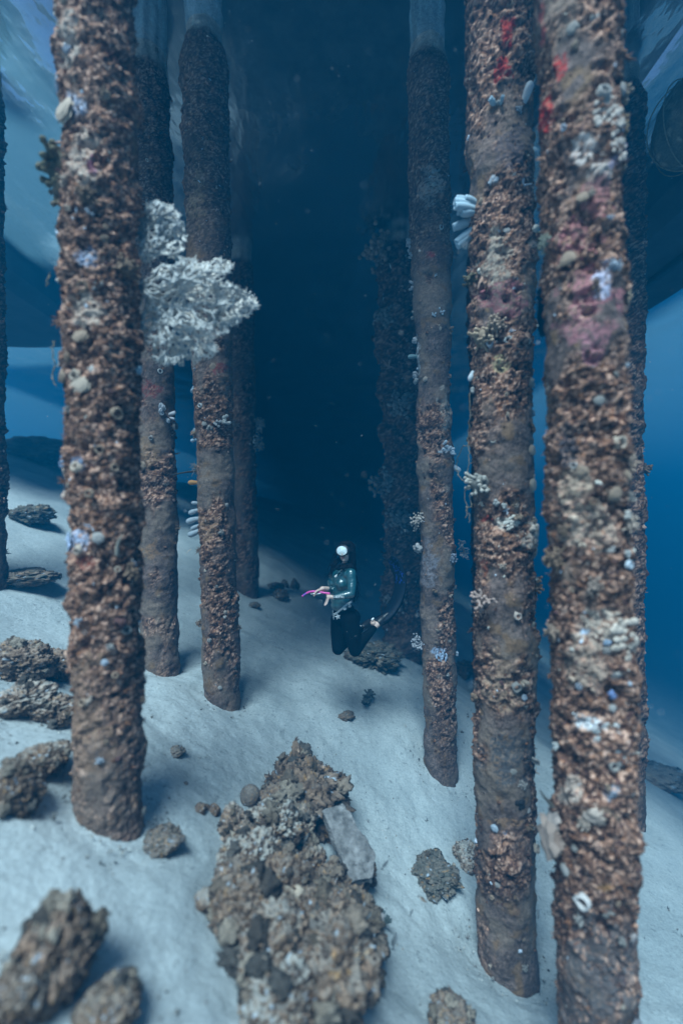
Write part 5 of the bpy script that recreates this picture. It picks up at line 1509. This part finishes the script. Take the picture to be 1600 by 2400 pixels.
# hands: palm, four unequal bent fingers, thumb
def hand(mb, wrist, palm_c, fdir, across, curl, thumb_dir, scale=1.0, thumb_side=1):
    fdir = Vector(fdir).normalized(); across = Vector(across)
    across = (across - fdir * across.dot(fdir)).normalized()
    curl = Vector(curl); curl = (curl - fdir * curl.dot(fdir)).normalized()
    k = scale
    capsule(mb, wrist, palm_c - fdir * .02, .026 * k, .030 * k)
    for s in (-.026, -.009, .009, .026):
        capsule(mb, palm_c - fdir * .030 * k + across * s * .7 * k, palm_c + fdir * .030 * k + across * s * k, .017 * k, .013 * k)
    for s, L in zip((-.030, -.010, .010, .030), (.078, .088, .082, .064)):
        L *= k
        p0 = palm_c + fdir * .034 * k + across * s * k
        p1 = p0 + (fdir * .95 + curl * .25 + across * s * 3).normalized() * L * .45
        p2 = p1 + (fdir * .65 + curl * .75).normalized() * L * .32
        p3 = p2 + (fdir * .2 + curl).normalized() * L * .25
        chain(mb, [p0, p1, p2, p3], [.0105 * k, .0098 * k, .009 * k, .0075 * k], n=10)
    b = palm_c - fdir * .028 * k + across * thumb_side * .030 * k
    td = Vector(thumb_dir).normalized()
    p1 = b + (td * .7 + across * thumb_side * .3).normalized() * .034 * k
    chain(mb, [b - across * thumb_side * .01 * k, p1, p1 + (td + curl * .6).normalized() * .030 * k], [.0150 * k, .0120 * k, .0095 * k], n=10)

HRot = Quaternion((0, 0, 1), math.radians(-24)) @ Quaternion((1, 0, 0), math.radians(-5))
HF = HRot @ Vector((0, -1, 0)); HS = HRot @ Vector((1, 0, 0)); HU = HRot @ Vector((0, 0, 1))
def Hp(s, f, u):
    return head + HS * s + HF * f + HU * u
mb = MB()
ellipsoid(mb, Hp(0, -.015, .025), (.074, .092, .085), HRot)              # skull
ellipsoid(mb, Hp(0, .022, -.035), (.058, .066, .078), HRot)              # face
ellipsoid(mb, Hp(0, .058, -.090), (.022, .020, .018), HRot, 3)           # chin
ellipsoid(mb, Hp(.0, .094, -.025), (.012, .018, .026), HRot, 3)          # nose
for s in (-1, 1):
    ellipsoid(mb, Hp(s * .030, .066, -.020), (.022, .018, .020), HRot, 3) # cheekbones
    ellipsoid(mb, Hp(s * .073, -.008, -.012), (.010, .020, .030), HRot, 3) # ears
    ellipsoid(mb, Hp(s * .030, .070, .012), (.012, .012, .010), HRot, 3)  # closed eyes behind the mask
ellipsoid(mb, Hp(0, .080, -.059), (.022, .012, .007), HRot, 3)           # lips
ellipsoid(mb, Hp(0, .078, -.069), (.019, .012, .008), HRot, 3)
capsule(mb, neck0, neck1, .050, .056)
torso(mb, -.004); hips(mb, -.004); arms(mb, -.004); legs(mb, -.004)
# right hand lies along the snorkel, left hand hangs over its end
hand(mb, wrR, Pd(751, 1381.5, -.14), (-1, -.25, -.28), (0.1, -.9, .1), (0, 0, -1), (-.5, -.3, -.9), .92, -1)
hand(mb, wrL, Pd(768, 1403, -.19), (-.35, -.1, -1), (.3, -.9, 0), (-.2, -.5, -.3), (-.5, 0, .9), .78, -1)
# feet run into the fin pockets
ftL, ftR = Pd(897, 1450, .10), Pd(866, 1458, .30)
chain(mb, [anL, anL.lerp(ftL, .5), ftL], [.036, .034, .022]); chain(mb, [anR, anR.lerp(ftR, .5), ftR], [.036, .034, .022])
ellipsoid(mb, Pd(874, 1460, .03), (.03, .03, .03), None, 3)
body = remesh(mb, 'body', M_SKIN, .0045, 3, diver)

mb = MB(); torso(mb, .004); 
chain(mb, [shL, shL.lerp(elL, .5) + Vector((.01, 0, 0)), elL], [.056, .049, .042]); chain(mb, [elL, elL.lerp(wrL, .4), wrL + (elL - wrL).normalized() * .015], [.043, .042, .030])
chain(mb, [shR, shR.lerp(elR, .5), elR], [.056, .049, .042]); chain(mb, [elR, elR.lerp(wrR, .4), wrR + (elR - wrR).normalized() * .01], [.042, .040, .031])
capsule(mb, neck1 + Vector((0, 0, -.01)), neck1 + Vector((0, 0, .03)), .062, .058)
ellipsoid(mb, belly + Vector((0, 0, -.06)), (.124, .096, .075), RZ)
top = remesh(mb, 'wetsuit_top', M_SUIT, .005, 4, diver)
mb = MB(); hips(mb, .004); legs(mb, .004, .90); ellipsoid(mb, pelvis + Vector((0, 0, .05)), (.128, .096, .09), RZ)
leg = remesh(mb, 'leggings', M_LEG, .0055, 5, diver)
# cuff ring
for w, e in ((wrR, elR), (wrL, elL)):
    mbc = MB(); dv = (w - e).normalized(); cc = w - dv * .012
    u, v, d_ = frame(dv)
    tube(mbc, [tuple(Vector(cc) + Vector(u) * .031 * math.cos(a) + Vector(v) * .031 * math.sin(a)) for a in np.linspace(0, 2 * math.pi, 20)], .004, 6, cap=False)
    link('cuff', mbc.data('cuff', M_BLACK), diver)

def bvh_of(o):
    me = o.data
    return BVHTree.FromPolygons([o.matrix_world @ v.co for v in me.vertices], [tuple(p.vertices) for p in me.polygons])
BT, BL = bvh_of(top), bvh_of(leg)
def on_body(px, py, off=.006, prefer=None):
    r = ray(px, py).normalized()
    best = None
    for b in ((BT, BL) if prefer is None else (prefer,)):
        h = b.ray_cast(Vector((0, 0, 0)), r)
        if h[0] is not None and (best is None or h[3] < best[3]): best = h
    if best is None: return Pd(px, py, -.1), Vector((0, -1, 0))
    return best[0] - r * off, best[1]

# lips
mb = MB()
tube(mb, [Hp(-.022, .081, -.063), Hp(-.008, .093, -.061), Hp(.008, .093, -.061), Hp(.022, .081, -.063)], (.002, .0035, .0035, .002), 6)
tube(mb, [Hp(-.018, .080, -.068), Hp(0, .091, -.070), Hp(.018, .080, -.068)], (.002, .004, .002), 6)
link('lips', mb.data('lips', M_LIPS), diver)

# mask: skirt, frame ring, lens with painted reflection, strap
mc = Hp(-.006, .100, .012)
MN = (HF + Vector((-.10, 0, -.02))).normalized(); MSd = MN.cross(HU).normalized() * -1; MU = MSd.cross(MN).normalized()
if MU.z < 0: MU = -MU
mask_ = MB()
RX, RYm = .068, .054
def ell(rx, ry, f, n=36):
    return [tuple(mc + MSd * rx * math.cos(a) + MU * ry * math.sin(a) + MN * f) for a in np.linspace(0, 2 * math.pi, n, endpoint=False)]
n = 36
rings_ = [ell(RX * 1.02, RYm * 1.02, -.058), ell(RX * 1.18, RYm * 1.22, -.02), ell(RX * 1.16, RYm * 1.20, .004), ell(RX * .97, RYm * .97, .008)]
V = np.array(sum(rings_, []))
k = np.arange(n); q = [np.stack([i * n + k, i * n + (k + 1) % n, (i + 1) * n + (k + 1) % n, (i + 1) * n + k], 1) for i in range(3)]
mask_.add(V, np.concatenate(q))
mo = link('mask', mask_.data('mask', M_BLACK), diver)
ln = MB()
V = [tuple(mc + MN * .013)]
for t in (.35, .7, 1.0):
    V += ell(RX * .97 * t, RYm * .97 * t, .013 - .010 * t * t)
tri = np.stack([np.zeros(n, int), 1 + k, 1 + (k + 1) % n], 1)
ln.add(V, tri)
qq = [np.stack([1 + i * n + k, 1 + (i + 1) * n + k, 1 + (i + 1) * n + (k + 1) % n, 1 + i * n + (k + 1) % n], 1) for i in range(2)]
ln.Q.append(np.concatenate(qq))
lo = link('lens', ln.data('lens', M_LENS), None)
lo.parent = mo
sp = MB()
pts = [tuple(Hp(.083 * math.sin(a), -.010 - .100 * math.cos(a) + .02, .016)) for a in np.linspace(-2.2, 2.2, 26)]
for z in (-.010, 0, .010):
    tube(sp, [tuple(Vector(p_) + HU * z) for p_ in pts], .0055, 6)
so = link('strap', sp.data('strap', M_BLACK), None); so.parent = mo

# hair: cap and long strands
mb = MB()
ellipsoid(mb, Hp(.004, -.030, .032), (.086, .096, .092), HRot)
ellipsoid(mb, Hp(.035, -.030, -.03), (.062, .085, .10), HRot)
ellipsoid(mb, Hp(.060, -.030, -.09), (.040, .05, .09), HRot)
ellipsoid(mb, Hp(-.045, -.040, -.04), (.045, .07, .10), HRot)
ellipsoid(mb, Hp(0, .042, .082), (.064, .045, .036), HRot)
ellipsoid(mb, Pd(812, 1329, -.01), (.090, .085, .045))
ellipsoid(mb, Pd(798, 1330, -.03), (.062, .06, .034))
ellipsoid(mb, Pd(824, 1335, .02), (.055, .06, .09))
hair = remesh(mb, 'hair', M_HAIR, .006, 4, diver)
st = MB()
rs = np.random.RandomState(12)
def strand(pts, r=.0055, j=.012):
    P = [np.array(tuple(Pd(*p_))) + j * rs.randn(3) for p_ in pts]
    C = catmull(P, 4)
    tube(st, C, np.linspace(r, r * .25, len(C)), 5)
for i in range(34):
    strand([(812 + rs.randn() * 9, 1312, .02), (826 + rs.randn() * 4, 1345, .02 + .05 * rs.rand()), (833 + rs.randn() * 4, 1375, .03 + .05 * rs.rand()), (830 + rs.randn() * 5, 1398 + rs.rand() * 14, .06)])
for i in range(22):
    strand([(800 + rs.randn() * 4, 1308, .03), (784 + rs.randn() * 4, 1322, .01), (779 + rs.randn() * 3, 1336 + rs.randn() * 3, -.02), (772 + rs.randn() * 5, 1350 + rs.rand() * 6, -.03)], .005)
for i in range(6):
    strand([(797, 1322, -.08), (786, 1334, -.10), (775, 1343, -.08), (764 + 3 * rs.randn(), 1350 + 2 * rs.randn(), -.06)], .003, .006)
for i in range(9):
    strand([(815, 1325, -.12), (806 + rs.randn() * 3, 1335, -.13), (796 + rs.randn() * 3, 1343, -.13), (787 + rs.randn() * 3, 1352, -.12)], .0035, .006)
for i in range(10):
    strand([(806 + rs.randn() * 5, 1276, .02), (795 + rs.randn() * 4, 1288, .05), (784, 1305, .05), (778 + 3 * rs.randn(), 1325, .04)], .004)
link('hair_strands', st.data('hair_strands', M_HAIR), hair)

# snorkel
mb = MB()
sp_ = catmull([Pd(771, 1391, -.17), Pd(760, 1389.5, -.165), Pd(748, 1387.5, -.16), Pd(736, 1386, -.155), Pd(726, 1387, -.15), Pd(718, 1390.5, -.145)], 6)
tube(mb, sp_, .0108, 12)
snk = link('snorkel', mb.data('snorkel', M_PINK))
tag(snk, 'bright pink snorkel with a purple end held out by the diver', 'snorkel')
mb = MB()
tube(mb, catmull([sp_[-1], Pd(714, 1393, -.142), Pd(709.5, 1396.5, -.14)], 5), np.linspace(.0108, .0098, 11), 12)
link('snorkel_tip', mb.data('snorkel_tip', M_PURPLE), snk)
mb = MB(); ellipsoid(mb, Pd(709.3, 1396.7, -.14), (.012, .012, .012), None, 2); ellipsoid(mb, Pd(771, 1391, -.17), (.012, .012, .012), None, 2)
link('mouthpiece', mb.data('mouthpiece', M_PINK), snk)
# shell bracelet under the hand
mb = MB()
for i, (a, b) in enumerate([(730, 1392.5), (735, 1391.3), (738, 1391.8), (741, 1392.2), (744, 1392), (747, 1391.4), (750, 1390.6)]):
    ellipsoid(mb, Pd(a, b, -.17), (.008 + .003 * (i % 2), .006, .006), None, 2)
link('bracelet', mb.data('bracelet', M_WHITE), diver)

# chest logo and lettering on the forearm
p0, n0 = on_body(787, 1350, .004)
q = n0.to_track_quat('Z', 'Y')
mb = MB(); V, T = ICO[3]
W = V * np.array((.022, .013, .004))
W = W @ np.array((q @ Quaternion((0, 0, 1), math.radians(35))).to_matrix()).T + np.array(p0)
mb.add(W, T); link('logo', mb.data('logo', M_WHITE), diver)

tcu = bpy.data.curves.new('lettering', 'FONT'); tcu.body = 'TRUDIVE'; tcu.size = .048; tcu.align_x = 'CENTER'; tcu.align_y = 'CENTER'; tcu.extrude = .001
tcu.space_character = 1.0; tcu.offset = .0012
to = bpy.data.objects.new('lettering', tcu); COL.objects.link(to)
tm = bpy.data.meshes.new_from_object(to.evaluated_get(bpy.context.evaluated_depsgraph_get()))
bpy.data.objects.remove(to)
co = np.array([v.co[:] for v in tm.vertices])
wd = co[:, 0].max() - co[:, 0].min()
sc = (25 / F * DD) / wd
out = []
for x, y, z in co:
    px = 794.0 - x * sc / DD * F          # turned half round, as it sits on the photographed sleeve
    py = 1398.5 + y * sc / DD * F * 1.15
    pt, nr = on_body(px, py, .004 + z)
    out.append(pt[:])
for v, p_ in zip(tm.vertices, out): v.co = p_
tm.materials.clear(); tm.materials.append(M_WHITE)
link('lettering', tm, diver)

# rope belt with shells and a starfish
belt = None
mb = MB()
for o_ in (0, 3.0):
    P = [on_body(a, b + o_, .008)[0] for a, b in ((824, 1408), (817, 1413), (809, 1418), (801, 1425), (793, 1432), (785, 1437.5), (780.5, 1439))]
    tube(mb, catmull(P, 5), .0058, 6)
P = [on_body(a, b, .010)[0] for a, b in ((812, 1417), (806, 1421), (799, 1427.5), (792, 1434))]
tube(mb, catmull(P, 5), .006, 6)
P = [on_body(a, b, .008)[0] for a, b in ((779.5, 1431), (780, 1438), (780, 1443))]
tube(mb, P, .004, 6)
belt = link('rope_belt', mb.data('rope_belt', M_WHITE), diver)
for a, b, r in ((807.5, 1426, .020), (819, 1420.5, .018)):
    mb = MB(); c_, n_ = on_body(a, b, .012)
    lump_into(mb, c_, r, (.6, .75, .8), 2, .3, seed=int(a))
    s_ = link('shell', mb.data('shell', M_WHITE), None); s_.parent = belt
mb = MB()
for b, r in ((1444, .009), (1447.5, .010), (1451, .006)):
    lump_into(mb, on_body(782, b, .010)[0], r, (.6, .75, .8), 1, .2)
s_ = link('shell', mb.data('shell', M_WHITE), None); s_.parent = belt
mb = MB(); c_, n_ = on_body(791.5, 1445.5, .012)
for i in range(5):
    a = math.radians(90 + 72 * i + 12)
    e = c_ + Vector((math.cos(a), 0, math.sin(a))) * .032
    tube(mb, [c_, c_.lerp(e, .5), e], (.011, .009, .004), 6)
s_ = link('starfish', mb.data('starfish', M_WHITE), None); s_.parent = belt

# fins
def fin(offx, offy, dd, cl, widths, name='fin', narrow=1.0):
    pts = catmull([Pd(a + offx, b + offy, c + dd) for a, b, c in cl], 5)
    n = len(pts); tan = np.gradient(pts, axis=0)
    V = []
    for i in range(n):
        t = tan[i] / np.linalg.norm(tan[i])
        # the blade is seen obliquely: its width runs mostly into the depth
        w = np.cross(t, np.array((0, 1.0, 0))); w /= np.linalg.norm(w)
        w = w * .50 + np.array((0, .866, 0)); w = w - t * w.dot(t); w /= np.linalg.norm(w)
        nn_ = np.cross(t, w)
        s = i / (n - 1)
        hw = np.interp(s, [0, .08, .25, .6, .93, 1], widths) * narrow
        th = np.interp(s, [0, .2, 1], [.010, .005, .003])
        for a, b in ((-1, -1), (-1.0, 1), (0, .5), (1, 1), (1, -1), (0, -.5)):
            rail = 1.8 if a else 1.0
            V.append(pts[i] + w * hw * a + nn_ * th * b * rail)
    m = 6
    q = [(i * m + j, (i + 1) * m + j, (i + 1) * m + (j + 1) % m, i * m + (j + 1) % m) for i in range(n - 1) for j in range(m)]
    mbf = MB(); mbf.add(V, q)
    mbf.add([V[j] for j in range(m)], [(0, 1, 2), (0, 2, 5), (2, 3, 4), (2, 4, 5)]); mbf.add([V[-m + j] for j in range(m)], [(2, 1, 0), (5, 2, 0), (4, 3, 2), (5, 4, 2)])
    b = link(name, mbf.data(name, M_FIN), diver)
    return b, pts, np.array(V).reshape(n, m, 3)
CL = [(893, 1455, .08), (904, 1444, .10), (919, 1424, .14), (931, 1399, .18), (938, 1370, .21), (936, 1346, .23), (927, 1322, .25), (913, 1307, .27)]
f1, fp, fv = fin(0, 0, 0, CL, (.045, .062, .080, .098, .105, .085))
mb = MB(); chain(mb, [anL.lerp(ftL, .45), anL.lerp(ftL, .75), ftL, Pd(908, 1439, .11)], [.044, .046, .042, .022])
fpk = remesh(mb, 'foot_pocket', M_BLACK, .006, 3, None); fpk.parent = f1
# blue print on the upper blade
mb = MB(); rs = np.random.RandomState(5)
for j in range(46):
    s = rs.uniform(.60, .98); i = int(s * (len(fp) - 1)); 
    sd_ = rs.uniform(-.85, .85)
    c_ = (fv[i, 0] + fv[i, 4]) / 2 + (fv[i, 4] - fv[i, 0]) / 2 * sd_
    c2_ = (fv[i, 1] + fv[i, 3]) / 2 + (fv[i, 3] - fv[i, 1]) / 2 * sd_
    for cc_ in (c_, c2_):
        cen = (c_ + c2_) / 2
        nd_ = (cc_ - cen) / (np.linalg.norm(cc_ - cen) + 1e-9)
        u, v, d_ = frame(nd_)
        r = rs.uniform(.008, .016)
        k6 = np.arange(7) * 2 * math.pi / 6
        mb.add([tuple(cc_ + nd_ * .003 + r * (math.cos(a) * u * .6 + math.sin(a) * v)) for a in k6[:6]], [(0, 1, 2), (0, 2, 3), (0, 3, 4), (0, 4, 5)])
pr = link('blue_print', mb.data('blue_print', M_FINBLUE, False), None); pr.parent = f1
f2, fp2, fv2 = fin(-3, 3, .16, [(866, 1462, .12), (882, 1456, .13), (904, 1446, .14), (922, 1424, .16), (936, 1397, .18), (940, 1366, .2), (936, 1342, .22), (926, 1322, .24)], (.045, .062, .080, .098, .105, .085))
mb = MB(); chain(mb, [anR.lerp(ftR, .05), anR.lerp(ftR, .5), ftR, Pd(882, 1455, .30)], [.044, .046, .040, .022])
fpk2 = remesh(mb, 'foot_pocket', M_BLACK, .006, 3, None); fpk2.parent = f2
mb = MB(); W = ICO[3][0] * np.array((.020, .008, .011)); W = W @ np.array(Quaternion((0, 1, 0), math.radians(-42)).to_matrix()).T
mb.add(W + np.array(tuple(Pd(873, 1451, .00))), ICO[3][1])
o = link('heel_trim', mb.data('heel_trim', M_WHITE), None); o.parent = f1
mb = MB(); ellipsoid(mb, Pd(844, 1468, .20), (.018, .012, .012), None, 2)
o = link('heel_trim', mb.data('heel_trim', M_WHITE), None); o.parent = f2
